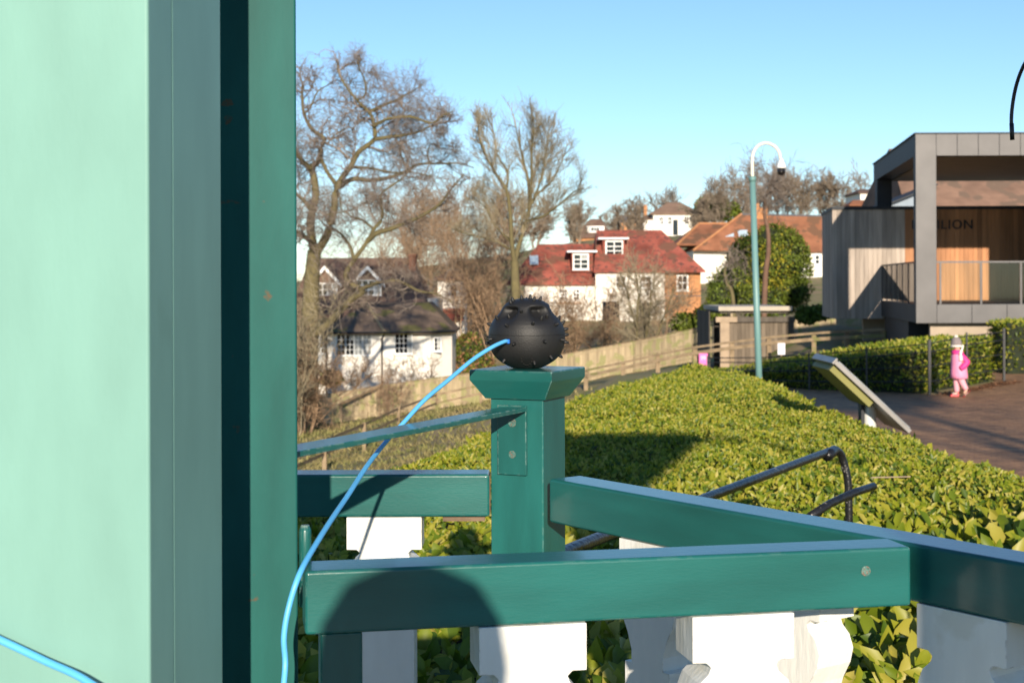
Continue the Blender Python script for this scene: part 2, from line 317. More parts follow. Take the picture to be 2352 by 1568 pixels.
def ground_z(x, y):
    x = np.asarray(x, dtype=float); y = np.asarray(y, dtype=float); sh = x.shape
    rr_ = np.sqrt((x.ravel()[:, None] - CA[:, 0]) ** 2 + (y.ravel()[:, None] - CA[:, 1]) ** 2 + 4.0)
    z = (rr_ @ RW[:-1] + RW[-1]).reshape(sh)
    m = np.clip((x - 2.0) / 0.8, 0, 1) * np.clip((36 - y) / 2, 0, 1) * np.clip((26 - x) / 4, 0, 1) * np.clip((y + 40) / 4, 0, 1)
    m2 = np.clip((x + 3.5) / 1.0, 0, 1) * np.clip((6 - y) / 2, 0, 1) * np.clip((26 - x) / 4, 0, 1) * np.clip((y + 40) / 4, 0, 1)
    return z * (1 - np.maximum(m, m2))
def gz(x, y): return float(ground_z(np.array([x]), np.array([y]))[0])
xs = np.concatenate([np.linspace(-260, -40, 23), np.linspace(-38, 40, 105), np.linspace(45, 300, 30)])
ys = np.concatenate([np.linspace(-70, -4, 14), np.linspace(-2, 90, 118), np.linspace(94, 560, 60)])
GX, GY = np.meshgrid(xs, ys); rng = np.random.default_rng(3)
GZ = ground_z(GX, GY); bump_ = np.where((GX < -1.5) | (GY > 38), 1, 0) * rng.normal(0, 0.03, GX.shape); GZ = GZ + bump_
nx, ny = len(xs), len(ys); idx = np.arange(nx * ny).reshape(ny, nx)
gme = mesh_np('ground', np.stack([GX, GY, GZ], -1).reshape(-1, 3), np.stack([idx[:-1, :-1], idx[:-1, 1:], idx[1:, 1:], idx[1:, :-1]], -1).reshape(-1, 4), smooth=True)
gme.materials.append(GROUND); tag(link_mesh('ground', gme), kind='structure')
pv = MB(); pv.prism([(2.9, 1.6), (24, 1.6), (24, 35.2), (11.5, 35.2), (10.6, 31.2), (8.2, 27.6), (4.9, 30.2), (2.9, 30.2)], -0.05, 0.012)
tag(pv.build('pavement', PAVE), kind='structure')
# ------------------------------------------------------------------ bandstand deck
DZ = CZ - 1.30
dk = MB(); dk.prism([(-1.6, 2.52), (-1.6, -2.2), (1.0, -2.2), (1.75, -1.2), (1.75, 0.3), (0.72, 1.68), (0.12, 2.52)], 0.02, DZ)
tag(dk.build('deck', DECK), kind='structure')

# ------------------------------------------------------------------ balustrade
ZR, RH = CZ - 0.326, 0.0728
BT = 0.034
prof = [(0, .064), (.055, .064), (.0552, .047), (.061, .041), (.069, .044), (.080, .056), (.098, .063), (.118, .058), (.142, .045), (.168, .036), (.188, .036),
        (.1882, .051), (.30, .051)]
prof = prof + [(.82 - h, w) for h, w in reversed(prof)]
bm_ = MB(); n = len(prof)
vs = [(-w, -BT, -h) for h, w in prof] + [(w, -BT, -h) for h, w in prof] + [(-w, BT, -h) for h, w in prof] + [(w, BT, -h) for h, w in prof]
fs = []
for i in range(n - 1):
    a, b, c, d = i, n + i, 2 * n + i, 3 * n + i
    fs += [(a, a + 1, b + 1, b), (c, d, d + 1, c + 1), (a, c, c + 1, a + 1), (b, b + 1, d + 1, d)]
fs += [(0, n, 3 * n, 2 * n), (n - 1, 3 * n - 1, 4 * n - 1, 2 * n - 1)]
bm_.add(vs, fs); BAL = bm_.mesh('baluster', WHITE)
def balusters(root, P, Q, dists, off, ztop):
    d = Vector((Q[0] - P[0], Q[1] - P[1])).normalized(); nn = Vector((-d.y, d.x)); ang = math.atan2(d.y, d.x)
    for s in dists:
        p = Vector(P) + d * s + nn * off
        o = link_mesh('baluster', BAL, root, (p.x, p.y, ztop)); o.rotation_euler = (0, 0, ang)
        m = o.modifiers.new('bevel', 'BEVEL'); m.width = 0.002; m.segments = 1; m.limit_method = 'ANGLE'
def balustrade(name, P, Q, dists, label):
    r = thing(name, ((P[0] + Q[0]) / 2, (P[1] + Q[1]) / 2, DZ), label, 'balustrade')
    MB().beam(P, Q, 0.068, ZR, RH).build('top_rail', TEAL, r, bevel=0.005)
    d = Vector((Q[0] - P[0], Q[1] - P[1])).normalized(); nn = Vector((-d.y, d.x)) * 0.008
    MB().beam((P[0] + nn.x, P[1] + nn.y), (Q[0] + nn.x, Q[1] + nn.y), 0.052, DZ + 0.155, 0.06).build('bottom_rail', TEAL, r, bevel=0.004)
    for e in (P, Q):
        q = Vector(e) + (Vector(Q) - Vector(P)).normalized() * (0.06 if e is P else -0.06)
        q2 = q + (Vector(Q) - Vector(P)).normalized() * 0.05
        MB().beam((q.x + nn.x, q.y + nn.y), (q2.x + nn.x, q2.y + nn.y), 0.05, DZ + 0.0945, 0.0945).build('foot_block', TEAL, r)
    balusters(r, P, Q, dists, 0.034, ZR - RH - 0.0004)
    return r
PL, QL = (-0.92, 2.432), (-0.0398, 2.428)
balustrade('balustrade', PL, QL, [0.22, 0.46, 0.70], 'short teal balustrade with white cut balusters behind the gate, joining the gate post side')
MB().box(-0.12, -0.048, 2.44, 2.485, ZR - RH - 0.009, ZR - RH - 0.0005).build('packer', RAW, bpy.data.objects['balustrade'])
PRR, QRR = (0.060, 2.372), (0.85, 1.292)
balustrade('balustrade', PRR, QRR, [0.244, 0.527, 0.812, 1.1], 'long teal balustrade with white balusters running along the laurel hedge from the capped post')
# corner post
TH = math.radians(24.3); PC = Vector((0.0273, 2.466))
n1 = Vector((-math.sin(TH), -math.cos(TH))); n2 = Vector((math.cos(TH), -math.sin(TH)))
def sq(c, h): return [tuple(c + n1 * h * a + n2 * h * b) for a, b in ((1, -1), (1, 1), (-1, 1), (-1, -1))]
post = thing('newel_post', (PC.x, PC.y, DZ), 'square teal corner post with flared cap carrying the black spiked ball', 'post')
MB().prism(sq(PC, 0.0492), DZ, CZ - 0.1945).build('shaft', TEALV, post, bevel=0.0025)
cp_ = MB(); lv = [(0.0535, -0.197), (0.0555, -0.1975), (0.0755, -0.1660), (0.0762, -0.1640), (0.0762, -0.1490), (0.0752, -0.1475)]
vv = []
for h, z in lv: vv += [(x, y, CZ + z) for x, y in sq(PC, h)]
m = len(lv); ff = [(i * 4 + k, i * 4 + (k + 1) % 4, i * 4 + 4 + (k + 1) % 4, i * 4 + 4 + k) for i in range(m - 1) for k in range(4)]
ff += [(3, 2, 1, 0), (m * 4 - 4, m * 4 - 3, m * 4 - 2, m * 4 - 1)]
cp_.add(vv, ff); cp_.build('cap', TEAL, post, bevel=0.0012)
MB().prism(sq(PC, 0.0470), CZ - 0.1975, CZ - 0.194).build('shadow_gap', RAW, post)
MB().box(-0.0396, -0.0384, 2.434, 2.476, ZR - RH + .002, ZR - 0.003).build('joint_filler', RAW, post)
# gate
GL, GR = Vector((-0.2364, 1.613)), Vector((0.4905, 1.750))
gate = thing('gate', ((GL.x + GR.x) / 2, (GL.y + GR.y) / 2, DZ + 0.06), 'low gate with thick teal top bar and white balusters, hinged on the gate post', 'gate')
MB().beam(GL, GR, 0.064, ZR, RH).build('top_bar', TEAL, gate, bevel=0.0045)
gd = (GR - GL).normalized(); gn = Vector((-gd.y, gd.x))
a = GL + gd * 0.018 + gn * 0.008; b = a + gd * 0.048
MB().beam(a, b, 0.048, ZR - RH - 0.0004, 0.79).build('stile', TEALV, gate, bevel=0.003)
a2 = GL + gd * 0.018 + gn * 0.006; b2 = GR - gd * 0.03 + gn * 0.006
MB().beam(b, b2 + gd * .0, 0.04, DZ + 0.14, 0.06).build('bottom_bar', TEAL, gate, bevel=0.003)
balusters(gate, GL, GR, [0.264, 0.522], 0.032, ZR - RH - 0.0006)
def screw(px, py, P, dirv, nrm, parent, r=0.0042):
    # a recessed screw head on a vertical face through plan point P with tangent dirv
    rx, ry = (px - PX) / F, 1.0
    s = (P.x * ry - rx * P.y) / (rx * dirv.y - dirv.x * ry)
    q = P + dirv * s; z = CZ - (py - PY) / F * q.y
    c = Vector((q.x, q.y, z)); nv = Vector((nrm.x, nrm.y, 0)); up = Vector((0, 0, 1)); tv = Vector((dirv.x, dirv.y, 0)).normalized()
    mb = MB(); ring = []
    for rr, h in ((r, 0.0004), (r * 1.0, 0.0011), (r * 0.72, 0.0012), (r * 0.66, 0.0004), (0.0002, 0.0004)):
        ring += [c + nv * h + (tv * math.cos(w) + up * math.sin(w)) * rr for w in [2 * math.pi * k / 16 for k in range(16)]]
    mb.add(ring, [(i * 16 + k, i * 16 + (k + 1) % 16, i * 16 + 16 + (k + 1) % 16, i * 16 + 16 + k) for i in range(4) for k in range(16)])
    mb.build('screw', STEEL, parent)
screw(1985, 1313, GL, gd, -gn, gate, 0.0062)
hp = Vector((-0.2490, 1.705))
MB().tube([(hp.x, hp.y, ZR - 0.06), (hp.x, hp.y, ZR + 0.030), (hp.x, hp.y, ZR + 0.037)], [0.0075, 0.0075, 0.005], 12).build('hinge', TEALV, gate, smooth=True)
# teal gate post (leans away so that only its face shows)
u = Vector((math.cos(math.radians(9.5)), math.sin(math.radians(9.5)))); w_ = Vector((-u.y, u.x))
pr = Vector((-0.2633, 1.740)); pl_ = pr - u * 0.14
gp = thing('gate_post', (pr.x - 0.07, pr.y, DZ), 'tall teal painted timber post with rusty scuffs, hinging the low gate', 'post')
MB().prism([tuple(pl_), tuple(pr), tuple(pr + w_ * 0.1), tuple(pl_ + w_ * 0.1)], DZ, CZ + 1.75).build('shaft', TEALR, gp, bevel=0.003)
# mint column
mt = Vector((0.10, 0.995)).normalized(); mf = Vector((-mt.y, mt.x))
c0 = Vector((-0.3222, 1.262)); 
col = thing('boxed_column', (c0.x - 0.2, c0.y + 0.08, DZ), 'pale mint painted boxed timber column rising beside the darker teal gate post', 'column')
a, b = c0, c0 + mf * 0.46
MB().prism([tuple(b), tuple(a), tuple(a + mt * 0.0640), tuple(b + mt * 0.0640)], DZ, CZ + 1.75).build('front_board', MINT, col, bevel=0.003)
e0 = c0 + mt * 0.0648 + mf * 0.0003
MB().prism([tuple(e0 + mf * 0.459), tuple(e0), tuple(c0 + mt * 0.2147 + mf * 0.001), tuple(c0 + mt * 0.2147 + mf * 0.46)], DZ, CZ + 1.75).build('side_board', MINT, col, bevel=0.0012)
# steel strap brace
st = thing('steel_brace', (0.0, 2.3, CZ - 0.33), 'flat teal steel strap bracing the capped corner post to the gate post', 'brace')
A, B = Vector((-0.291, 1.790)), Vector((0.004, 2.405)); dd = (B - A).normalized(); nn = Vector((-dd.y, dd.x))
q = MB(); w2 = 0.024
q.prism([tuple(A - nn * w2), tuple(B - nn * (w2 * .8) + dd * 0.004), tuple(B + nn * w2 - dd * 0.012), tuple(A + nn * w2)], CZ - 0.2175, CZ - 0.2095)
q.build('bar', TEAL, st, bevel=0.0015)
f0 = PC + n1 * 0.0492; tv = -n2
pc = f0 + n2 * (-0.0065)
pp = [pc - n2 * 0.027 + n1 * 0.0005, pc + n2 * 0.027 + n1 * 0.0005, pc + n2 * 0.027 + n1 * 0.0065, pc - n2 * 0.027 + n1 * 0.0065]
MB().prism([tuple(pp[3]), tuple(pp[2]), tuple(pp[1]), tuple(pp[0])], CZ - 0.326, CZ - 0.2076).build('plate', TEALV, st, bevel=0.0012)
pf = pc + n1 * 0.0065
screw(1175, 970, pf, n2, n1, st, 0.0075); screw(1175, 1043, pf, n2, n1, st, 0.0065)
# ------------------------------------------------------------------ spiked black ball
bc = Vector((PC.x - 0.002, PC.y, CZ - 0.1474)); HW = 0.0665; HT = 0.1215
lo = [(0.0, .29), (.004, .42), (.02, .54), (.052, .66), (.100, .75), (.160, .85), (.23, .925), (.31, .975), (.40, .998), (.478, 1.0)]
up = [(.482, 1.0), (.52, .994), (.57, .975), (.63, .935), (.68, .88), (.72, .82), (.76, .752), (.80, .695), (.84, .655), (.88, .612), (.92, .54), (.95, .45), (.975, .34), (.99, .21), (.997, .10), (1.0, .02)]
lo = [(0.0, .30), (.006, .38), (.035, .50), (.075, .63), (.113, .735), (.16, .82), (.20, .88), (.27, .945), (.36, .985), (.43, 1.0), (.478, 1.0)]
def rad_h(h):
    P_ = lo + up
    return float(np.interp(h, [p[0] for p in P_], [p[1] for p in P_]))
NS = 5; PH = math.radians(-98)
def surf(h, th):
    r = rad_h(h) * HW; z = h * HT
    k = math.cos(NS * (th - PH) + math.pi)          # -1 on a ridge, 1 in the middle of a scoop
    q = min(1.0, max(0.0, (k + .85 - 2.6 * max(0.0, .80 - h)) / 1.45)); q = q * q * (3 - 2 * q)
    g = q * math.exp(-((h - .825) / (.042 if h > .825 else .115)) ** 2)
    r2 = r * (1 - 0.36 * g + 0.03 * q * math.exp(-((h - .90) / .03) ** 2))
    return Vector((bc.x + r2 * math.cos(th), bc.y + r2 * math.sin(th), bc.z + z))
ball = thing('spiked_ball', bc, 'black rubber spiked ball with scooped hollows, on the post cap with blue cable', 'ball')
def shell(hs, name):
    mb = MB(); NA = 160; v = []
    for h in hs: v += [surf(h, 2 * math.pi * k / NA) for k in range(NA)]
    f = [(i * NA + k, i * NA + (k + 1) % NA, (i + 1) * NA + (k + 1) % NA, (i + 1) * NA + k) for i in range(len(hs) - 1) for k in range(NA)]
    f += [tuple(range(NA - 1, -1, -1)), tuple((len(hs) - 1) * NA + k for k in range(NA))]
    mb.add(v, f); return mb.build(name, BLACKR, ball, smooth=True)
shell([0, .003, .008, .016, .03, .05, .075, .1, .13, .16, .2, .24, .28, .33, .38, .43, .46, .474, .477, .478], 'lower_shell')
shell([.4835, .4845, .489] + [.50 + .0105 * i for i in range(47)] + [.997], 'upper_shell')
MB().lathe([(HW * .985, .470 * HT), (HW * .985, .49 * HT)], bc, 64).build('seam', HOLE, ball)
sp = MB(); sp.tube([(0, 0, -0.002), (0, 0, 0.002), (0, 0, 0.0056), (0, 0, 0.0068), (0, 0, 0.0073)], [0.0038, 0.0029, 0.0020, 0.0015, 0.0004], 10)
SPK = sp.mesh('spike', BLACKR, smooth=True)
def put_spike(h, th):
    p = surf(h, th); e = 0.004
    n = (surf(h, th + e) - p).cross(surf(min(.999, h + .004), th) - p)
    if n.dot(p - bc - Vector((0, 0, HT * .5))) < 0: n = -n
    o = link_mesh('spike', SPK, ball, p); o.rotation_mode = 'QUATERNION'; o.rotation_quaternion = n.normalized().to_track_quat('Z', 'Y')
vis = [(660, 715), (1075, 680), (893, 485), (1245, 610), (1450, 700), (400, 935), (775, 1000), (1260, 965), (1545, 950), (1360, 1215), (1095, 1300), (615, 1275),
       (630, 580), (495, 600), (725, 345), (1100, 300), (1345, 580)]
for cx, cy in vis:
    h = (1432 - cy) / 1170.0; h = min(.985, max(.03, h)); x = (cx - 982) / 637.0 / max(.2, rad_h(h)); x = max(-.97, min(.97, x))
    put_spike(h, -math.pi / 2 + math.asin(x))
for h, th in ((.96, -150), (.985, -120), (.992, -60), (.97, -20), (.62, 180), (.63, 2), (.55, -3), (.37, -4), (.36, 184), (.18, 2), (.47, 6), (.70, -8), (.45, 60), (.35, 95), (.3, 130),
              (.6, 50), (.62, 90), (.6, 135), (.85, 70), (.9, 110), (.2, 60), (.22, 110), (.2, 150), (.95, 90), (.66, 20), (.44, 160)):
    put_spike(h, math.radians(th))
hc_h, hc_t = (1432 - 1270) / 1170.0, -math.pi / 2 - 0.012
for k in range(12):
    w = 2 * math.pi * (k + .5) / 12; h = hc_h + 0.0089 * math.sin(w) / HT; th = hc_t + 0.0089 * math.cos(w) / (HW * rad_h(hc_h))
    p = surf(h, th); c2 = Vector((p.x - bc.x, p.y - bc.y, -0.02)).normalized()
    o = MB().tube([p - c2 * 0.003, p + c2 * 0.0006], 0.0016, 10).build('sound_hole', HOLE, ball)
ph = (1432 - 962) / 1170.0; pth = -math.pi / 2 + math.asin((662 - 982) / 637.0)
pq = surf(ph, pth); pn = Vector((math.cos(pth), math.sin(pth), 0)); pt = Vector((-pn.y, pn.x, 0))
def pbox(c, hw, hh, d0, d1):
    mb = MB(); P8 = []
    for zz in (-hh, hh):
        for aa, bb in ((-hw, d1), (hw, d1), (hw, d0), (-hw, d0)): P8.append(c + pt * aa + pn * bb + Vector((0, 0, zz)))
    return mb.hexa(P8)
pbox(pq, 0.0062, 0.0046, -0.006, 0.0006).build('socket', HOLE, ball)
# ------------------------------------------------------------------ blue cable
cable = thing('cable', (-0.28, 1.62, DZ), 'bright blue network cable running from the spiked ball down past the gate post', 'cable')
pbox(pq + pt * 0.0006, 0.0044, 0.0036, -0.004, 0.0035).build('plug', BLUEP, cable, bevel=0.0004)
c_pts = [pq + pn * 0.002, pq + pn * 0.012 + pt * 0.0005, at(1130, 797, 2.37), at(1085, 826, 2.33), at(1030, 872, 2.27), at(975, 918, 2.21), at(925, 972, 2.16), at(893, 1006, 2.13), at(845, 1066, 1.99), at(800, 1135, 1.86),
         at(768, 1182, 1.77), at(732, 1238, 1.68), at(690, 1312, 1.600), at(664, 1390, 1.585), at(652, 1460, 1.58), at(655, 1520, 1.58), at(651, 1575, 1.57), at(640, 1680, 1.55), at(600, 1850, 1.48),
         at(500, 1950, 1.38), at(380, 1800, 1.25), at(290, 1640, 1.225), at(200, 1563, 1.240), at(100, 1515, 1.254), at(0, 1468, 1.262), at(-120, 1415, 1.27), at(-300, 1400, 1.285)]
MB().tube(smooth_path(c_pts, 8), 0.0034, 12).build('sheath', BLUE, cable, smooth=True)
# black cable tip hanging at the upper right
k_pts = [at(2324, 318, 3.3), at(2322, 290, 3.3), at(2323, 255, 3.3), at(2330, 210, 3.29), at(2342, 170, 3.27), at(2360, 135, 3.24), at(2395, 95, 3.2), at(2440, 80, 3.15), at(2500, 110, 3.1), at(2560, 200, 3.05), at(2590, 800, 3.0)]
wnd = thing('bent_wire', at(2590, 2000, 2.9) * 1.0, 'black bent wire stake with blunt tip arching down against the sky', 'wire')
pth_ = smooth_path(k_pts, 6) + [Vector((at(2590, 800, 3.0).x, 3.0, 0.9))]
MB().tube(pth_, 0.0042, 10).build('rod', IRON, wnd, smooth=True)
MB().tube([at(2324, 322, 3.3), at(2322.4, 284, 3.3)], 0.0052, 10).build('tip_sleeve', BLKPIPE, wnd, smooth=True)

# ------------------------------------------------------------------ foliage tools
def leaves_np(P, D, N, Lg, Wd, tint, detail=True):
    """P base points, D directions, N normals (unit arrays), per-leaf length and width"""
    n = len(P); D = D / np.linalg.norm(D, axis=1, keepdims=True)
    Sd = np.cross(D, N); Sd /= np.linalg.norm(Sd, axis=1, keepdims=True) + 1e-9; Nn = np.cross(Sd, D)
    if detail:
        T = [(0, 0, 0), (.28, .42, .10), (.68, .46, .06), (1, 0, -.14), (.68, -.46, .06), (.28, -.42, .10), (.30, 0, .0), (.68, 0, -.03)]
        Q = [(1, 2, 7, 6), (6, 7, 4, 5)]; Tr = [(0, 1, 6), (2, 3, 7), (7, 3, 4), (0, 6, 5)]
    else:
        T = [(0, 0, 0), (.5, .5, .1), (1, 0, -.08), (.5, -.5, .1)]
        Q = []; Tr = [(0, 1, 2), (0, 2, 3)]
    k = len(T); V = np.zeros((n, k, 3))
    for i, (a, b, c) in enumerate(T):
        V[:, i] = P + D * (a * Lg)[:, None] + Sd * (b * Wd)[:, None] + Nn * (c * Lg)[:, None]
    off = (np.arange(n) * k)[:, None, None]
    q = (np.array(Q)[None] + off).reshape(-1, 4) if Q else None
    t = (np.array(Tr)[None] + off).reshape(-1, 3)
    return V.reshape(-1, 3), q, t, np.repeat(tint, k)
def unit(v): return v / (np.linalg.norm(v, axis=1, keepdims=True) + 1e-9)
def wob(x, y, s, seed):
    r = np.random.default_rng(seed); o = 0
    for i in range(6):
        a = r.uniform(0, 6.28); f = r.uniform(.6, 1.8) / s; o = o + np.sin((x * math.cos(a) + y * math.sin(a)) * f * 6.28 + r.uniform(0, 6.28))
    return o / 3.0
def in_poly(x, y, poly):
    ins = np.zeros(x.shape, bool); j = len(poly) - 1
    for i in range(len(poly)):
        xi, yi = poly[i]; xj, yj = poly[j]
        c = ((yi > y) != (yj > y)) & (x < (xj - xi) * (y - yi) / (yj - yi + 1e-12) + xi); ins ^= c; j = i
    return ins
def edge_dist(x, y, poly):
    d = np.full(x.shape, 1e9)
    for i in range(len(poly)):
        a = np.array(poly[i]); b = np.array(poly[(i + 1) % len(poly)]); ab = b - a
        t = np.clip(((x - a[0]) * ab[0] + (y - a[1]) * ab[1]) / (ab @ ab), 0, 1)
        d = np.minimum(d, np.hypot(x - a[0] - t * ab[0], y - a[1] - t * ab[1]))
    return d
# ------------------------------------------------------------------ laurel hedge beside the bandstand
HP = [(-1.5, 2.85), (0.30, 2.85), (1.1, 2.0), (2.75, 1.2), (2.78, 8.0), (2.72, 12.5), (2.85, 16.2), (2.5, 17.6), (1.75, 17.8), (0.70, 14.9), (-0.42, 10.6), (-0.98, 7.7), (-1.4, 5.0)]
def hedge_top(x, y):
    e = edge_dist(x, y, HP)
    left = np.clip(((x + 0.55) - (y - 7.7) * 0.250) / 0.30, 0, 1)
    z = 1.18 + 0.035 * wob(x, y, 1.6, 5) + 0.022 * wob(x, y, 0.45, 9) - 0.12 * np.exp(-e / 0.12)
    z = z - 0.09 * (1 - left) * np.clip((y - 7) / 2, 0, 1) + 0.05 * np.clip((x - 1.2) / 1.2, 0, 1) * np.clip((9 - y) / 3, 0, 1)
    return z
hedge = thing('laurel_hedge', (0.8, 8, 0), 'broad clipped laurel hedge with glossy yellow green leaves, filling the space beyond the railing', 'hedge')
gx, gy = np.meshgrid(np.linspace(-1.5, 2.85, 60), np.linspace(1.2, 17.8, 200))
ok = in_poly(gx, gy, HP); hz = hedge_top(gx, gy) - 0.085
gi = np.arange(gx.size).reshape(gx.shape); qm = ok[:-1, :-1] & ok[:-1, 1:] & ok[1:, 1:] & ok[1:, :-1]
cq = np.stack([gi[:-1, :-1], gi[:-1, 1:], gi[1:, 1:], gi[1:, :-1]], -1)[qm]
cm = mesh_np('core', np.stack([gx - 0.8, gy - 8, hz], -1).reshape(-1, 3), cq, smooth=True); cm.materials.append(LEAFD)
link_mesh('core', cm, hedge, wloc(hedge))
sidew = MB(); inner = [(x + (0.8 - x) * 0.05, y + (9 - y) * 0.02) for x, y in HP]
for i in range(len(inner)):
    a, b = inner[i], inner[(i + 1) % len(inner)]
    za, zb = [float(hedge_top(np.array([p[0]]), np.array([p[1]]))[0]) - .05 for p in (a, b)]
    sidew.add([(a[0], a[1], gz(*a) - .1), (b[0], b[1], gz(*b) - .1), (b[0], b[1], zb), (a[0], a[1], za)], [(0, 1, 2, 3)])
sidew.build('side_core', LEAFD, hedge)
r = np.random.default_rng(11)
def sample_hedge(poly, topf, dens, bounds, rr):
    area = (bounds[1] - bounds[0]) * (bounds[3] - bounds[2]); n = int(area * dens)
    x = rr.uniform(bounds[0], bounds[1], n); y = rr.uniform(bounds[2], bounds[3], n); k = in_poly(x, y, poly)
    x, y = x[k], y[k]; z = topf(x, y); return x, y, z
def leaf_field(x, y, z, rr, size, tilt=(10, 75), depth=0.055):
    n = len(x); D = unit(rr.normal(0, 1, (n, 3)) * np.array([.85, .42, .34]) + np.array([0, .12, .52]))
    Nn = unit(rr.normal(0, 1, (n, 3))) * .75 + np.array([.03, -1.0, .45])
    dz = -np.abs(rr.normal(0, depth, n)); Lg = size * rr.uniform(.65, 1.2, n) * (1 + .85 * np.clip((x - .9) / .8, 0, 1) * np.clip((7.0 - y) / 1.4, 0, 1)) * np.exp(rr.normal(0, .16, n)); Wd = Lg * rr.uniform(.40, .52, n)
    dz = dz * (1 + 1.4 * np.clip((x - .9) / .8, 0, 1) * np.clip((7.0 - y) / 1.4, 0, 1))
    P = np.stack([x, y, z - Lg * .5 + dz], 1); return P, D, Nn, Lg, Wd
bands = [(1.2, 5.0, 1500, .080), (5.0, 6.2, 2100, .062), (6.2, 8.5, 4000, .042), (8.5, 12, 4600, .034), (12, 18, 2700, .038)]
Vs, Qs, Ts, As, off = [], [], [], [], 0
cand = []
for y0, y1, dens, sz in bands:
    x, y, z = sample_hedge(HP, hedge_top, dens, (-1.5, 2.9, y0, y1), r)
    nr_ = np.clip((x - .9) / .8, 0, 1) * np.clip((7.0 - y) / 1.4, 0, 1); kp = r.uniform(0, 1, len(x)) > .62 * nr_; x, y, z, nr_ = x[kp], y[kp], z[kp], nr_[kp]
    P, D, Nn, Lg, Wd = leaf_field(x, y, z, r, sz); P[:, 2] += nr_ * r.uniform(-.04, .05, len(x)); tint = r.uniform(0, 1, len(x)) ** .75
    det = y0 < 6
    if y0 in (5.0, 1.2):       # the nearest leaves in view, up against the rail on the right, become single parts
        px = PX + F * P[:, 0] / P[:, 1]; py = PY + F * (CZ - P[:, 2]) / P[:, 1]
        sel = (px > 1960) & (px < 2350) & (py > 1075) & (py < 1290) & (P[:, 2] > z - 0.10 - Lg * .5)
        ids = np.where(sel)[0]; ids = ids[np.argsort(P[ids, 1])][:220 if y0 == 5.0 else 75]
        for i in ids: cand.append((P[i], D[i], Nn[i], Lg[i], Wd[i], tint[i]))
        keep = np.ones(len(P), bool); keep[ids] = False
        P, D, Nn, Lg, Wd, tint = P[keep], D[keep], Nn[keep], Lg[keep], Wd[keep], tint[keep]
    v, q, t, a = leaves_np(P, D, Nn, Lg, Wd, tint, det)
    Vs.append(v); Ts.append(t + off); As.append(a)
    if q is not None: Qs.append(q + off)
    off += len(v)
# side leaves
for i in range(len(HP)):
    a, b = np.array(HP[i]), np.array(HP[(i + 1) % len(HP)]); ln = np.linalg.norm(b - a); n = int(ln * 1.2 * 700)
    t = r.uniform(0, 1, n); x = a[0] + (b[0] - a[0]) * t; y = a[1] + (b[1] - a[1]) * t; top = hedge_top(x, y); z = r.uniform(0.1, 1, n) * top
    nrm = np.array([(b - a)[1], -(b - a)[0]]) / ln
    P = np.stack([x - nrm[0] * r.uniform(0, .1, n), y - nrm[1] * r.uniform(0, .1, n), z], 1); D = np.stack([np.full(n, nrm[0]) * .6, np.full(n, nrm[1]) * .6, np.full(n, .35)], 1) + r.normal(0, .55, (n, 3))
    Nn = np.stack([np.full(n, nrm[0]) * .5, np.full(n, nrm[1]) * .5, np.full(n, .8)], 1) + r.normal(0, .3, (n, 3)); Lg = .088 * r.uniform(.6, 1.15, n)
    v, q, tt, aa = leaves_np(P, D, Nn, Lg, Lg * .46, r.uniform(0, 1, n), True)
    Vs.append(v); Ts.append(tt + off); As.append(aa); Qs.append(q + off); off += len(v)
V = np.concatenate(Vs) - np.array([0.8, 8, 0]); lm = mesh_np('leaves', V, np.concatenate(Qs), np.concatenate(Ts), np.concatenate(As)); lm.materials.append(LEAF)
tag(link_mesh('leaves', lm, hedge, wloc(hedge)), kind='stuff')
proto = []
for k in range(4):
    v, q, t, a = leaves_np(np.zeros((1, 3)), np.array([[1., 0, 0]]), np.array([[0, 0, 1.]]), np.ones(1), np.array([.40 + .04 * k]), np.array([.1 + .28 * k]), True)
    me = mesh_np('leaf', v, q, t, a); me.materials.append(LEAF); proto.append(me)
for P, D, Nn, Lg, Wd, tn in cand[:290]:
    o = link_mesh('leaf', proto[min(3, int(tn * 4))], hedge, P); d = Vector(D).normalized(); s = d.cross(Vector(Nn)).normalized(); nn = s.cross(d)
    m = Matrix((d, s, nn)).transposed(); o.rotation_mode = 'QUATERNION'; o.rotation_quaternion = m.to_quaternion() if m.determinant() > 0 else Matrix((d, -s, nn)).transposed().to_quaternion()
    o.scale = (Lg, Lg, Lg)
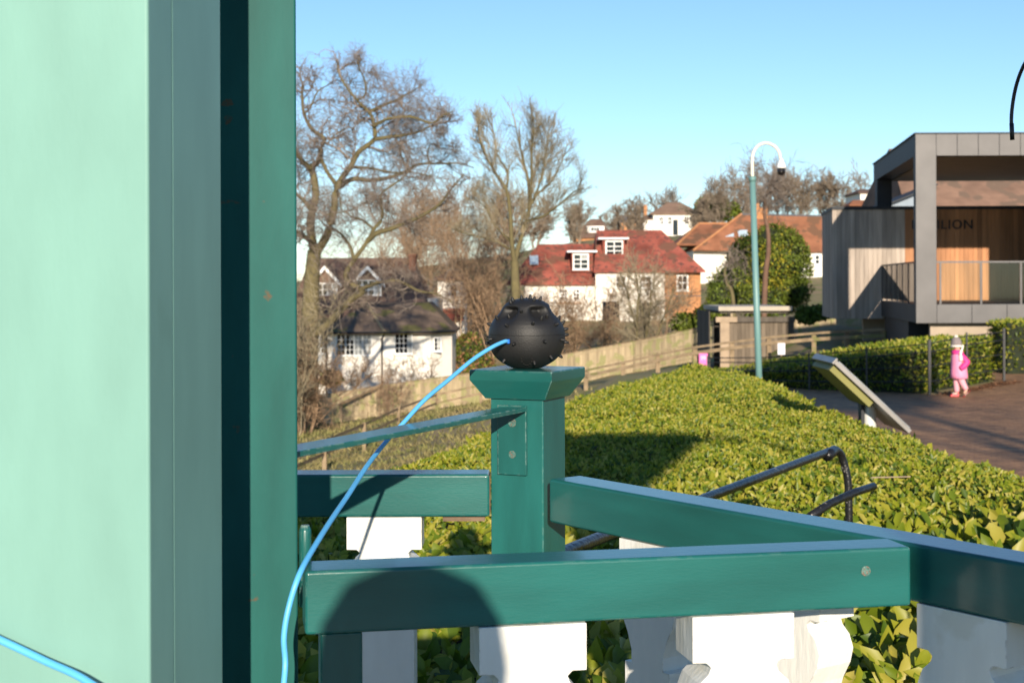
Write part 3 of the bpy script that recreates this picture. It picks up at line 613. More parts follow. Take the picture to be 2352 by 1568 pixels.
# ------------------------------------------------------------------ far hedge with its iron fence
def hedge_block(name, poly, zt, label, n_per=420, size=.10, zg=0.0, group=None):
    cx, cy = sum(p[0] for p in poly) / len(poly), sum(p[1] for p in poly) / len(poly)
    root = thing(name, (cx, cy, zg), label, 'hedge', group)
    def tf(x, y): return zt(x, y) + .04 * wob(x, y, 1.5, 21) - .08 * np.exp(-edge_dist(x, y, poly) / .08)
    inn = [(x + (cx - x) * .04, y + (cy - y) * .06) for x, y in poly]
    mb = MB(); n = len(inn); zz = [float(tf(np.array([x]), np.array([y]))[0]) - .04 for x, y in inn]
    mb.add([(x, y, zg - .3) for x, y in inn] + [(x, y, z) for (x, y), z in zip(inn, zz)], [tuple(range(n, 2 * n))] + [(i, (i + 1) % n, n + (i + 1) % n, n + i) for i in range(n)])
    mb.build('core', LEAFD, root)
    rr = np.random.default_rng(len(name) + n); xs_, ys_ = [p[0] for p in poly], [p[1] for p in poly]
    x, y, z = sample_hedge(poly, tf, n_per, (min(xs_), max(xs_), min(ys_), max(ys_)), rr)
    sets = [leaf_field(x, y, z, rr, size)]
    for i in range(n):
        a, b = np.array(poly[i]), np.array(poly[(i + 1) % n]); ln = np.linalg.norm(b - a); m = int(ln * 1.2 * n_per)
        t = rr.uniform(0, 1, m); x = a[0] + (b[0] - a[0]) * t; y = a[1] + (b[1] - a[1]) * t; z = zg + rr.uniform(.04, 1, m) * (tf(x, y) - zg)
        nrm = np.array([(b - a)[1], -(b - a)[0]]) / ln
        P = np.stack([x - nrm[0] * rr.uniform(0, .1, m), y - nrm[1] * rr.uniform(0, .1, m), z], 1)
        D = np.stack([np.full(m, nrm[0]) * .6, np.full(m, nrm[1]) * .6, np.full(m, .3)], 1) + rr.normal(0, .55, (m, 3))
        Nn = np.stack([np.full(m, nrm[0]) * .5, np.full(m, nrm[1]) * .5, np.full(m, .8)], 1) + rr.normal(0, .3, (m, 3)); Lg = size * rr.uniform(.6, 1.15, m)
        sets.append((P, D, Nn, Lg, Lg * .46))
    P, D, Nn, Lg, Wd = [np.concatenate([s[i] for s in sets]) for i in range(5)]
    v, q, t, a = leaves_np(P, D, Nn, Lg, Wd, rr.uniform(0, 1, len(P)), False)
    me = mesh_np('leaves', v - np.array([cx, cy, zg]), q, t, a); me.materials.append(LEAF); tag(link_mesh('leaves', me, root, (cx, cy, zg)), kind='stuff')
    return root
hedge_block('laurel_hedge', [(4.3, 30.8), (6.0, 29.0), (8.0, 27.7), (10.6, 31.3), (10.7, 33.0), (8.5, 30.6), (4.6, 32.4)], lambda x, y: np.clip(.33 + .2 * (x - 4.9), .3, 1.02), 'laurel hedge behind the iron fence, in front of the grey pavilion', 260)
hedge_block('laurel_hedge', [(11.6, 33.6), (17, 33.0), (17, 35.6), (11.9, 35.6)], lambda x, y: 1.30 + 0 * x, 'short laurel hedge below the pavilion deck, past the end of the iron fence', 260)
fn = thing('iron_fence', (8.1, 27.5, 0), 'low black iron fence of thin rails and posts along the far hedge', 'fence')
fp = [(4.2, 30.6), (5.1, 29.55), (6.0, 28.75), (7.0, 28.1), (8.05, 27.45), (9.3, 29.1), (10.75, 31.1)]
for i, (x, y) in enumerate(fp):
    hgt = [.62, .68, .78, .92, 1.08, 1.16, 1.18][i]
    mb = MB(); s = .026 if i in (4, 6) else .014; mb.box(x - s, x + s, y - s, y + s, 0.0, hgt); mb.build('fence_post', IRON, fn)
for i in range(len(fp) - 1):
    a, b = fp[i], fp[i + 1]
    ha, hb2 = [[.62, .68, .78, .92, 1.08, 1.16, 1.18][i + q_] for q_ in (0, 1)]
    for z in (.25, .52, .78, .93):
        MB().tube([(a[0], a[1], z * ha), (b[0], b[1], z * hb2)], .012, 6).build('wire', IRON, fn)
# leaf litter at the foot of the far hedge
lit = np.random.default_rng(77); n = 420; t = lit.uniform(0, 1, n); xx = 8.15 + 2.6 * t + lit.uniform(0, .35, n); yy = 27.5 + 3.6 * t - lit.uniform(0, .3, n)
P = np.stack([xx, yy, np.full(n, .03)], 1); v, q, t, a = leaves_np(P, lit.normal(0, 1, (n, 3)) * [1, 1, .25], np.tile([0, 0, 1.], (n, 1)), lit.uniform(.05, .1, n), lit.uniform(.04, .07, n), lit.uniform(0, 1, n), False)
me = mesh_np('leaf_litter', v - np.array([9, 29, 0]), q, t, a); me.materials.append(BEECH); tag(link_mesh('leaf_litter', me, None, (9, 29, 0)), 'russet fallen leaves along the foot of the far hedge', 'leaves', kind='stuff')
gr = np.random.default_rng(5); n = 70000; yy = 12 + 58 * gr.uniform(0, 1, n) ** .8; xx = gr.uniform(-.42, .17, n) * yy + .3; kp = (xx < 2.2) & ~in_poly(xx, yy, HP); xx, yy = xx[kp], yy[kp]
den = wob(xx, yy, 6.0, 31) + gr.normal(0, .5, len(xx)); kp = den > -.25; xx, yy = xx[kp], yy[kp]; n = len(xx)
P = np.stack([xx, yy, ground_z(xx, yy) - .01], 1); sz = gr.uniform(.05, .16, n) * (1 + yy / 90)
v, q, t, a = leaves_np(P, np.stack([gr.normal(0, .5, n), gr.normal(0, .5, n), np.ones(n) * .8], 1), gr.normal(0, 1, (n, 3)) + np.array([0, -1, .2]), sz, sz * .28, gr.uniform(0, 1, n), False)
me = mesh_np('grass', v, q, t, a); me.materials.append(GRASS); tag(link_mesh('grass', me), 'rough tufted grass on the slope below the railing', 'grass', kind='stuff')
# ------------------------------------------------------------------ black handrail in the hedge
hr = thing('pipe_handrail', at(1700, 1500, 4.0) * 1.0, 'worn black pipe handrail with a bent end standing in the laurel hedge', 'handrail')
hr.location.z = 0.0
hp_ = smooth_path([at(1250, 1290, 2.95), at(1345, 1247, 3.2), at(1615, 1145, 4.05), at(1880, 1045, 5.1), at(1910, 1035, 5.22), at(1924, 1036, 5.26), at(1934, 1052, 5.28), at(1946, 1100, 5.28), at(1949, 1160, 5.28)], 7)
MB().tube(hp_ + [Vector((hp_[-1].x, hp_[-1].y, 0.0))], .0145, 12).build('upper_rail', BLKPIPE, hr, smooth=True)
MB().tube([at(1898, 1047, 5.16), at(1916, 1034, 5.24)], .0195, 12).build('elbow_sleeve', BLKPIPE, hr, smooth=True)
MB().tube([at(1860, 1185, 4.85), at(1905, 1156, 5.0), at(1960, 1131, 5.1), at(2006, 1116, 5.2)], .0145, 12).build('lower_rail', BLKPIPE, hr, smooth=True)
a = at(1250, 1290, 2.95); MB().tube([a, Vector((a.x, a.y, 0))], .0165, 10).build('upright', BLKPIPE, hr, smooth=True)
a = at(1860, 1185, 4.85); MB().tube([a, Vector((a.x, a.y, 0))], .0165, 10).build('upright', BLKPIPE, hr, smooth=True)
rodt = thing('plant_cane', (at(2040, 1093, 5.4).x, 5.4, 1.0), 'thin pale cane lying level across the laurel leaves behind the pipe handrail', 'cane')
MB().tube([at(2000, 1096, 5.4), at(2090, 1094, 5.45)], .0026, 6).build('stem', SHEDP, rodt)
# ------------------------------------------------------------------ camera mast
mast = thing('camera_mast', (at(1745, 650, 17.4).x, 17.4, 0), 'slim pale teal mast with cream swan neck holding a white dome camera', 'mast')
mb_, mtop = Vector((at(1748, 858, 17.4).x, 17.4, 0.0)), at(1727.5, 408, 17.4)
MB().tube([mb_ + (mb_ - mtop) * 0, mtop], [.043, .036], 16).build('pole', MASTG, mast, smooth=True)
ax = (mtop - mb_).normalized()
MB().tube([mtop - ax * .05, mtop + ax * .012], .044, 16).build('collar', MASTG, mast, smooth=True)
gn_ = [mtop, at(1727, 370, 17.4), at(1730, 350, 17.4), at(1741, 335, 17.4), at(1758, 329, 17.4), at(1776, 335, 17.4), at(1788, 349, 17.4), at(1792.5, 366, 17.4)]
MB().tube(smooth_path(gn_, 6), .020, 12).build('swan_neck', CREAM, mast, smooth=True)
cc = at(1793.5, 366, 17.4)
hs_ = MB().lathe([(.012, .012), (.022, .0), (.040, -.045), (.056, -.085), (.060, -.105), (.055, -.112)], cc, 24).build('camera_housing', CAMW, mast, smooth=True)
dm = MB().lathe([(.048, -.113), (.050, -.150), (.044, -.178), (.028, -.195), (.005, -.200)], cc, 20); dm.build('dome', DOME, mast, smooth=True)
# ------------------------------------------------------------------ lectern panel
le = thing('lectern_sign', (at(1990, 985, 10.8).x, 10.9, 0), 'slanted information panel seen edge on, on a pale grey post by the hedge', 'sign')
T0, T1 = at(1918, 830, 10.6), at(2090, 990, 10.6); dv = (T1 - T0); L_ = dv.length; dv.normalize(); nv = Vector((dv.z * -1, 0, dv.x)).normalized()
def slab(d0, d1, t0, t1, y0, y1):
    P8 = []
    for tt in (t0, t1):
        for dd_, yy in ((d0, y0), (d1, y0), (d1, y1), (d0, y1)): p = T0 + dv * dd_ + nv * tt; P8.append((p.x, yy, p.z))
    return MB().hexa(P8)
slab(0.0, L_, -.022, .012, 10.58, 11.28).build('tray', ALU, le, bevel=.004)
slab(.02, L_ - .02, .0125, .02, 10.60, 11.26).build('printed_face', PANEL, le)
slab(.015, L_ * .55, -.075, -.0225, 10.62, 11.24).build('back_board', OLIVE, le)
slab(-.018, -.001, -.03, .022, 10.57, 11.29).build('top_strip', ALU, le, bevel=.003)
lp = at(1996, 900, 10.93)
MB().lathe([(.05, 0), (.05, lp.z - .09)], (lp.x, 10.93, 0), 20).build('post', LGREY, le, smooth=False)
MB().box(lp.x - .075, lp.x - .05, 10.88, 10.98, 0.9, lp.z - .06).build('bracket', ZINCD, le)

# ------------------------------------------------------------------ trees
class Tree:
    def __init__(s, seed): s.rng = random.Random(seed); s.br = {0: [], 1: []}; s.bound = None
    def poly(s, pts, r0, r1, which):
        s.br[which].append((np.array([tuple(p) for p in pts]), np.linspace(r0, r1, len(pts))))
    def wander(s, p, d, L, n, gn, up=0.0, droop=0.0):
        pts = [Vector(p)]; d = Vector(d).normalized(); rg = s.rng; jit = 1 + rg.gauss(-.02, .075)
        for i in range(n):
            d = (d + Vector((rg.gauss(0, gn), rg.gauss(0, gn), rg.gauss(0, gn) + up - droop))).normalized(); q = pts[-1] + d * (L / n)
            if s.bound and len(pts) > 1 and not s.inside(q, jit): break      # the crown's outer shape ends the twig
            pts.append(q)
        return pts
    def inside(s, q, jit):
        x, y = PX + F * q.x / q.y, PY - F * (q.z - CZ) / q.y; mx_, my_ = PX + F * s.mid[0] / q.y, PY - F * (s.mid[1] - CZ) / q.y; x, y = mx_ + (x - mx_) * jit, my_ + (y - my_) * jit; ins = False; j = len(s.bound) - 1
        for i in range(len(s.bound)):
            xi, yi = s.bound[i]; xj, yj = s.bound[j]
            if (yi > y) != (yj > y) and x < (xj - xi) * (y - yi) / (yj - yi) + xi: ins = not ins
            j = i
        return ins
    def sprout(s, pts, L, r, level, P):
        rg = s.rng; n = P['n'][level]; m = len(pts)
        for k in range(n):
            f = rg.uniform(P.get('f0', .25) if level == 0 else .15, 1.0) * (m - 1); i = min(int(f), m - 2); p = pts[i].lerp(pts[i + 1], f - i)
            t = (pts[i + 1] - pts[i]).normalized(); rv = Vector((rg.gauss(0, 1), rg.gauss(0, 1), rg.gauss(0, 1))); rv = (rv - t * rv.dot(t)).normalized()
            ang = math.radians(rg.uniform(*P['ang'])); d = t * math.cos(ang) + rv * math.sin(ang); d.z += P['up'] * .4
            l2 = L * rg.uniform(*P['ratio']); r2 = max(P['rmin'], r * rg.uniform(.35, .55)); q = s.wander(p, d, l2, P['seg'][level], P['gn'], P['up'] * .1)
            s.poly(q, r2, max(P['rmin'] * .7, r2 * .35), 1)
            if level + 1 < len(P['n']) and len(q) > 1: s.sprout(q, l2, r2, level + 1, P)
    def mesh(s, which, sides, name, mt_, org):
        V, Q, off = [], [], 0; groups = {}
        for p, rr in s.br[which]: groups.setdefault(len(p), []).append((p, rr))
        for m, lst in groups.items():
            Pn = np.stack([a for a, _ in lst]); Rr = np.stack([b for _, b in lst]); nb = len(lst)
            T = np.zeros_like(Pn); T[:, 1:-1] = Pn[:, 2:] - Pn[:, :-2]; T[:, 0] = Pn[:, 1] - Pn[:, 0]; T[:, -1] = Pn[:, -1] - Pn[:, -2]
            T /= np.linalg.norm(T, axis=2, keepdims=True) + 1e-9; ref = np.where(np.abs(T[..., 2:3]) > .93, np.array([1., 0, 0]), np.array([0, 0, 1.]))
            A = np.cross(T, ref); A /= np.linalg.norm(A, axis=2, keepdims=True) + 1e-9; Bv = np.cross(T, A)
            ang = np.arange(sides) * 2 * math.pi / sides
            ring = Pn[:, :, None] + (A[:, :, None] * np.cos(ang)[None, None, :, None] + Bv[:, :, None] * np.sin(ang)[None, None, :, None]) * Rr[:, :, None, None]
            id_ = off + np.arange(nb * m * sides).reshape(nb, m, sides); nxt = np.roll(id_, -1, axis=2)
            Q.append(np.stack([id_[:, :-1], nxt[:, :-1], nxt[:, 1:], id_[:, 1:]], -1).reshape(-1, 4)); V.append(ring.reshape(-1, 3)); off += nb * m * sides
        me = mesh_np(name, np.concatenate(V) - np.array(org), np.concatenate(Q), smooth=True); me.materials.append(mt_); return me
    def finish(s, name, base, label, tm, cm, group=None, cat='tree', sides=(8, 3)):
        root = thing(name, base, label, cat, group)
        if s.br[0]: link_mesh('trunk', s.mesh(0, sides[0], 'trunk', tm, base), root, base)
        if s.br[1]: link_mesh('crown', s.mesh(1, sides[1], 'crown', cm, base), root, base)
        return root
# the big oak, its main limbs laid out one by one
def C1(cx, cy): return 651.5 + .3231 * cx, 72.4 + .3231 * cy
def limbs(T, data, d0, scale, P, spread=1.6, conv=C1, ctrl=1):
    for pts, r0, r1, off0, off1, L in data:
        m = len(pts); path = []
        for i, (x, y) in enumerate(pts):
            px, py = conv(x, y); path.append(at(px, py, d0 + off0 + (off1 - off0) * i / (m - 1)))
        sm = smooth_path(path, 4); r0 *= scale; r1 *= scale; L *= ctrl; T.poly(sm, r0, r1, 0)
        if L: T.sprout(sm, L, (r0 + r1) * .5, 0, P)
oak = Tree(5)
OP = dict(n=[15, 8, 5], ang=(30, 85), up=.22, ratio=(.42, .85), rmin=.0060, seg=[6, 5, 4], gn=.34, f0=.15)
ob = at(706, 986, 62); ob.z = gz(ob.x, 62) - .1
oak.poly([ob, at(706, 960, 62), at(707, 900, 62), at(708, 820, 62), at(712, 720, 62), at(716, 640, 62), at(722, 575, 62)], .55, .30, 0)
oak.poly([ob + Vector((0, 0, -.3)), ob + Vector((0, 0, .35)), ob + Vector((0, 0, 1.2))], 1.0, .53, 0)
OD = [([(215, 1568), (195, 1440), (190, 1350), (205, 1270)], 0.328, 0.270, 0, 0, 0.00),
      ([(205, 1270), (228, 1150), (207, 1010), (190, 970), (250, 920), (265, 830), (285, 760), (205, 700), (145, 590), (130, 450), (138, 390), (100, 290)], 0.288, 0.053, 0, 1.5, 1.46),
      ([(190, 970), (140, 930), (85, 865), (20, 780), (-60, 640)], 0.176, 0.053, 0, -1.5, 1.46),
      ([(235, 1568), (290, 1480), (325, 1400), (360, 1250), (375, 1110), (480, 950), (530, 860), (640, 770), (640, 670), (612, 580), (520, 490), (410, 340), (372, 200)], 0.320, 0.045, 0, -2, 1.51),
      ([(640, 670), (700, 640), (760, 618), (900, 608), (1000, 640), (1060, 650), (1130, 600), (1200, 570)], 0.136, 0.038, -1.5, -3, 1.29),
      ([(640, 770), (740, 752), (870, 735), (960, 715), (1050, 670), (1170, 640)], 0.152, 0.038, -1.5, 0.5, 1.29),
      ([(612, 570), (720, 520), (800, 490), (860, 455), (925, 420), (1000, 365)], 0.128, 0.038, -1.5, 1.5, 1.29),
      ([(520, 490), (580, 450), (575, 350), (540, 270), (520, 190)], 0.096, 0.030, -1.5, -3, 1.12),
      ([(390, 1110), (490, 1050), (620, 1060), (740, 1040), (860, 1000), (960, 945), (1100, 940), (1250, 940), (1350, 970)], 0.192, 0.038, 0, 2.5, 1.23),
      ([(490, 965), (600, 970), (700, 990), (790, 1005), (900, 1000), (1050, 1030)], 0.112, 0.030, 0, -3, 1.12),
      ([(880, 970), (830, 880), (830, 820), (790, 770), (820, 700)], 0.080, 0.022, 1.4, 2.6, 1.01),
      ([(1040, 940), (1020, 870), (1050, 800), (1120, 830), (1250, 850)], 0.072, 0.022, 1.7, 3, 0.95),
      ([(265, 905), (310, 1000), (370, 1085)], 0.120, 0.150, 0, 0, 0.00),
      ([(205, 1280), (150, 1210), (85, 1150), (0, 1060), (-90, 980)], 0.192, 0.053, 0, 2, 1.46),
      ([(200, 690), (260, 740), (300, 800), (360, 740), (440, 690), (480, 620)], 0.080, 0.030, .7, 1.6, 1.12),
      ([(140, 590), (190, 540), (240, 430), (320, 380), (380, 340)], 0.080, 0.030, 1, 0, 1.12),
      ([(375, 1110), (400, 1180), (420, 1280), (520, 1250), (600, 1210), (690, 1240)], 0.080, 0.022, 0, -2, 1.12),
      ([(240, 1540), (150, 1460), (60, 1400), (-60, 1320)], 0.208, 0.060, 0, -2, 1.34)]
oak.bound = [(600, 170), (690, 140), (735, 146), (770, 126), (822, 128), (850, 150), (905, 145), (960, 168), (1000, 205), (1030, 245), (1050, 290), (1025, 312), (1075, 345), (1098, 385), (1065, 425), (1040, 470), (1050, 560), (1030, 640), (900, 730), (690, 920), (500, 900), (400, 500), (480, 250)]
p_ = at(760, 470, 62); oak.mid = (p_.x, p_.z)
limbs(oak, OD, 62, .62, OP, ctrl=1.75)
C2 = lambda cx, cy: (651.5 + .3231 * cx, 506.7 + .3231 * cy)
OD2 = [([(40, 960), (150, 860), (300, 745), (420, 620), (500, 545), (560, 500), (470, 440), (440, 380), (500, 280), (600, 140), (640, 60), (700, -20), (690, -140), (700, -200), (830, -290), (880, -340)], 0.240, 0.038, 1, -1.5, 1.23),
       ([(600, 140), (660, 90), (760, 60), (880, 10), (1010, -50), (1110, -120), (1180, -210), (1280, -330)], 0.176, 0.038, -.5, -3, 1.23),
       ([(560, 480), (680, 440), (820, 430), (960, 500), (1080, 520), (1200, 580)], 0.128, 0.030, 0, -3, 1.12),
       ([(500, 280), (470, 180), (400, 90), (330, 40), (280, -60)], 0.112, 0.030, -.5, 2, 1.12),
       ([(640, 60), (560, 0), (480, -30), (430, -60), (300, -40)], 0.080, 0.022, -.5, -2, 1.01)]
limbs(oak, OD2, 61, .75, OP, conv=C2, ctrl=1.6)
oak.finish('oak_tree', ob, 'tall bare oak with gnarled spreading limbs and mossy trunk, beside the teal gate post', BARK, TWIG)
# vase shaped bare tree by the red roofed house
v2 = Tree(9); VP = dict(n=[17, 7, 4], ang=(14, 50), up=.4, ratio=(.45, .9), rmin=.009, seg=[6, 5, 4], gn=.13, f0=.12)
vb = at(1188, 770, 86); vb.z = gz(vb.x, 86) - .2
v2.poly([vb, at(1187, 720, 86), at(1183, 650, 86), at(1182, 600, 86)], .36, .24, 0)
V2 = [([(1640, 1640), (1620, 1500), (1610, 1300), (1582, 1130), (1500, 1000), (1420, 850), (1385, 740), (1380, 640)], 0.212, 0.035, 0, -2, 1.86),
      ([(1582, 1130), (1590, 1000), (1520, 880), (1490, 720), (1470, 570)], 0.111, 0.028, -.7, 1, 1.74),
      ([(1640, 1640), (1690, 1450), (1745, 1260), (1735, 1060), (1690, 880), (1640, 640)], 0.230, 0.035, 0, 2, 1.86),
      ([(1745, 1260), (1760, 1050), (1760, 860), (1775, 700), (1765, 560)], 0.128, 0.028, .7, -1.5, 1.74),
      ([(1750, 1240), (1800, 1160), (1900, 1070), (1960, 960), (2010, 820)], 0.136, 0.028, .7, 2.5, 1.62),
      ([(1720, 1350), (1850, 1310), (1960, 1230), (2060, 1140), (2130, 1110)], 0.111, 0.028, .3, -2, 1.45),
      ([(1780, 1190), (1830, 1040), (1860, 880), (1880, 700)], 0.111, 0.028, .7, 0, 1.74),
      ([(1620, 1500), (1500, 1380), (1430, 1250), (1340, 1180)], 0.111, 0.028, 0, 2, 1.39),
      ([(1630, 1560), (1480, 1480), (1300, 1440), (1200, 1400)], 0.085, 0.021, 0, -2, 1.28)]
v2.bound = [(1088, 262), (1112, 250), (1140, 272), (1175, 250), (1222, 240), (1262, 268), (1300, 300), (1332, 330), (1346, 440), (1340, 500), (1300, 580), (1060, 600), (1050, 520), (1080, 440), (1082, 350)]
p_ = at(1200, 480, 86); v2.mid = (p_.x, p_.z)
limbs(v2, V2, 86, .75, VP, ctrl=1.45)
v2.finish('bare_tree', vb, 'bare vase shaped tree with upswept branches beside the red roofed house', BARK, TWIGO)
def wild(seed, px, py, d, h, spread, nst, tw, P, label, group=None, name='bare_tree', cat='tree', trunk=.12, tm=None, sink=.15):
    t = Tree(seed); b = at(px, py, d); b.z = gz(b.x, d) - sink; rg = t.rng
    hh = h
    for k in range(nst):
        a = rg.uniform(0, 2 * math.pi); lean = rg.uniform(.1, 1) * spread
        d_ = Vector((math.cos(a) * lean, math.sin(a) * lean, 1)); st_ = b + Vector((math.cos(a), math.sin(a), 0)) * rg.uniform(0, .1 * h * min(1, nst / 6))
        L = hh * rg.uniform(.75, 1.05); q = t.wander(st_, d_, L, 8, P.get('gst', .10), .03); t.poly(q, trunk * rg.uniform(.7, 1.1), trunk * .22, 0); t.sprout(q, L * .42, trunk * .6, 0, P)
    return t.finish(name, b, label, tm or tw, tw, group, cat, (6, 3))
SP = dict(n=[9, 5, 3], ang=(25, 65), up=.3, ratio=(.4, .8), rmin=.012, seg=[5, 4, 3], gn=.2, f0=.15, gst=.12)
# the small tree in front of the red house
wild(31, 1460, 812, 70, 5.4, .55, 5, TWIGO, dict(SP, n=[12, 6, 4], rmin=.010), 'small multi stemmed bare tree standing before the red roofed house', trunk=.10, tm=BARK)
shr = [(910, 780, 92, 9.0, .42, 9), (1000, 800, 100, 10.5, .38, 9), (1075, 800, 94, 9.0, .45, 10), (1140, 810, 92, 7.0, .5, 9), (960, 790, 108, 11, .35, 8), (1110, 780, 112, 11.0, .4, 9), (880, 760, 120, 11, .4, 8), (1300, 800, 84, 4.2, .7, 9), (1390, 790, 84, 4.2, .7, 9), (1530, 785, 82, 4.6, .6, 9), (1240, 810, 82, 5.0, .6, 9)]
labs = ['brown twiggy thicket tree above the white cottage roof ridge', 'tall brown leafless thicket between cottage and vase shaped tree', 'brown leafless thicket left of the vase shaped tree', 'brown thicket at the foot of the vase shaped tree', 'dense brown thicket behind the cottage chimney side', 'tall thicket behind the vase shaped tree trunk', 'distant brown thicket over the cottage roof', 'bare shrub below the white wall near the spiked ball', 'bare shrub below the red roofed house windows', 'bare shrub below the orange brick end wall', 'bare shrub under the left end of the red roof']
for i, (px, py, d, h, sp_, ns) in enumerate(shr):
    wild(100 + i, px, py, d, h, sp_, ns, TWIGB, SP if h > 6 else dict(SP, n=[9, 5, 3]), labs[i], 'leafless thickets beyond the fence', 'bare_shrub', 'shrub', trunk=.06 if h > 6 else .04)
for i, (px, d, h) in enumerate(((600, 84, 8), (500, 92, 10), (400, 88, 9), (300, 98, 10), (180, 92, 9), (60, 104, 11), (-90, 96, 10), (450, 130, 12), (200, 135, 12), (-40, 140, 12))):
    wild(170 + i, px, 900, d, h, .45, 8, TWIGB, SP, 'brown leafless tree growing behind the board fence, hidden beyond the mint column', 'trees hidden beyond the mint column', 'bare_tree', 'tree', trunk=.08)
# tangled undergrowth at the oak's foot with russet leaves
ug = wild(140, 690, 960, 57, 3.8, .8, 13, TWIGB, dict(SP, n=[10, 5, 4], rmin=.009), 'tangle of thin twigs with russet leaves at the foot of the oak', None, 'bare_shrub', 'shrub', trunk=.035)
ug2 = wild(141, 664, 870, 55, 5.6, .5, 8, TWIGO, dict(SP, n=[10, 5, 4], rmin=.009), 'straggly pale twigged shrub leaning over the oak trunk', None, 'bare_shrub', 'shrub', trunk=.035)
wild(142, 900, 940, 69, 2.3, .7, 7, TWIGB, dict(SP, n=[8, 4, 3], rmin=.008), 'thin bare sapling clump against the board fence below the cottage', None, 'bare_shrub', 'shrub', trunk=.022)
wild(143, 800, 935, 76, 2.6, .8, 9, TWIGB, dict(SP, n=[8, 5, 3], rmin=.008), 'low russet shrub under the cottage window', None, 'bare_shrub', 'shrub', trunk=.022)
wild(144, 960, 915, 76, 2.4, .8, 8, TWIGB, dict(SP, n=[8, 5, 3], rmin=.008), 'low bare climber shrub under the small cottage window', None, 'bare_shrub', 'shrub', trunk=.022)
# skyline trees on the far hill
fl = [(1400, 520, 240, 5.5, 6, TWIGF), (1520, 540, 250, 8, 5, TWIGF), (1645, 520, 225, 8.5, 6, TWIGF), (1690, 520, 235, 9.5, 6, TWIGF), (1745, 520, 240, 9, 6, TWIGF), (1800, 520, 245, 9, 6, TWIGF), (1845, 515, 235, 7.5, 7, TWIGF), (1890, 520, 240, 7.0, 6, TWIGF), (1930, 515, 235, 7.5, 6, TWIGF), (1972, 515, 200, 10.0, 1, TWIGF), (1320, 560, 200, 7, 6, TWIGF), (1230, 590, 210, 7, 6, TWIGF), (1150, 620, 190, 9, 6, TWIGF), (1040, 640, 200, 10, 6, TWIGF), (950, 660, 210, 10, 6, TWIGF), (1450, 560, 200, 5.5, 7, TWIGF), (1610, 540, 200, 6, 7, TWIGF)]
FP = dict(n=[14, 6, 3], ang=(20, 55), up=.4, ratio=(.4, .8), rmin=.035, seg=[4, 3, 3], gn=.2, f0=.15)
flab = ['small leafless tree left of the slate roofed house on the hill', 'pale leafless tree rising behind the white villa roof', 'leafless tree beside the dark evergreen on the hill', 'leafless tree just behind the dark hill evergreen', 'leafless hill tree directly behind the camera mast', 'leafless hill tree behind the white dome camera', 'leafless hill tree between dome camera and orange house ridge end', 'low leafless hill tree over the orange house ridge', 'leafless hill tree near the low red roof beside the pavilion', 'single stemmed bare tree rising beside the pavilion roof edge', 'leafless tree above the brown bungalow', 'leafless hill tree right behind the vase shaped tree crown', 'leafless tree low behind the vase shaped tree fork', 'distant leafless tree between oak and vase shaped tree', 'distant leafless tree seen through the oak limbs', 'low leafless tree below the slate roofed house', 'low leafless tree under the white villa wall']
for i, (px, py, d, h, ns, tw) in enumerate(fl):
    wild(200 + i, px, py, d, h, .42, ns, tw, FP, flab[i], 'bare trees on the far hill', 'bare_tree', 'tree', trunk=.12, sink=.3)
# evergreens
def leafy(name, base, clumps, n, size, label, mats, cat='tree', group=None, trunk=None, seed=1, clump_frac=.35):
    root = thing(name, base, label, cat, group); rr = np.random.default_rng(seed); P, Nn = [], []
    for (c, rad) in clumps:
        k = int(n * rad[0] * rad[1] * rad[2] / sum(a[0] * a[1] * a[2] for _, a in clumps)); dirs = unit(rr.normal(0, 1, (k, 3)))
        sub = unit(rr.normal(0, 1, (40, 3))); idx_ = np.argmax(dirs @ sub.T + rr.normal(0, .06, (k, 40)), axis=1)
        rad_s = .78 + .22 * rr.uniform(0, 1, 40)[idx_]; dist = np.max(np.stack([np.sum(dirs * sub[idx_], 1)]), 0)
        rr_ = rad_s * (1 - .9 * (1 - dist)) * rr.uniform(.72, 1, k) ** .5
        P.append(np.array(c) + dirs * rr_[:, None] * np.array(rad)); Nn.append(dirs)
    P, Nn = np.concatenate(P), np.concatenate(Nn); D = Nn * .35 + rr.normal(0, .6, P.shape); D[:, 2] -= .1
    lg = size * rr.uniform(.6, 1.3, len(P)); v, q, t, a = leaves_np(P, D, Nn + rr.normal(0, .5, P.shape), lg, lg * .62, rr.uniform(0, 1, len(P)), False)
    sel = np.arange(len(P)); mt0, ymt, yfn = mats
    me = mesh_np('crown', v - np.array(base), q, t, a); me.materials.append(mt0); me.materials.append(ymt or mt0)
    if yfn is not None:
        mi = np.repeat(yfn(P, rr).astype(np.int32), 2); me.polygons.foreach_set('material_index', mi)
    tag(link_mesh('crown', me, root, base))
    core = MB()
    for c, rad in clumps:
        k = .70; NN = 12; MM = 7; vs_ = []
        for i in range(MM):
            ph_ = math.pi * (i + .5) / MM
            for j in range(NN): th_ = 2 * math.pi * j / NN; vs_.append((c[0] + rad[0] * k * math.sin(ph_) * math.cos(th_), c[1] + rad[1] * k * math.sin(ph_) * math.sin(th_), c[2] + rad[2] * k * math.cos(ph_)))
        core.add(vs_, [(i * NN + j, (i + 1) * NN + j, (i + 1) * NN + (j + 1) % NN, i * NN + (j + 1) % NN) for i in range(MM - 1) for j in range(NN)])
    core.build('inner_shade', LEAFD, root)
    if trunk: MB().tube(trunk[0], trunk[1], 8).build('trunk', BARK, root, smooth=True)
    return root
d = 76; e = lambda px, py, dd=0: tuple(at(px, py, d + dd)); eb = at(1760, 760, d); eb.z = gz(eb.x, d)
s_ = d / F
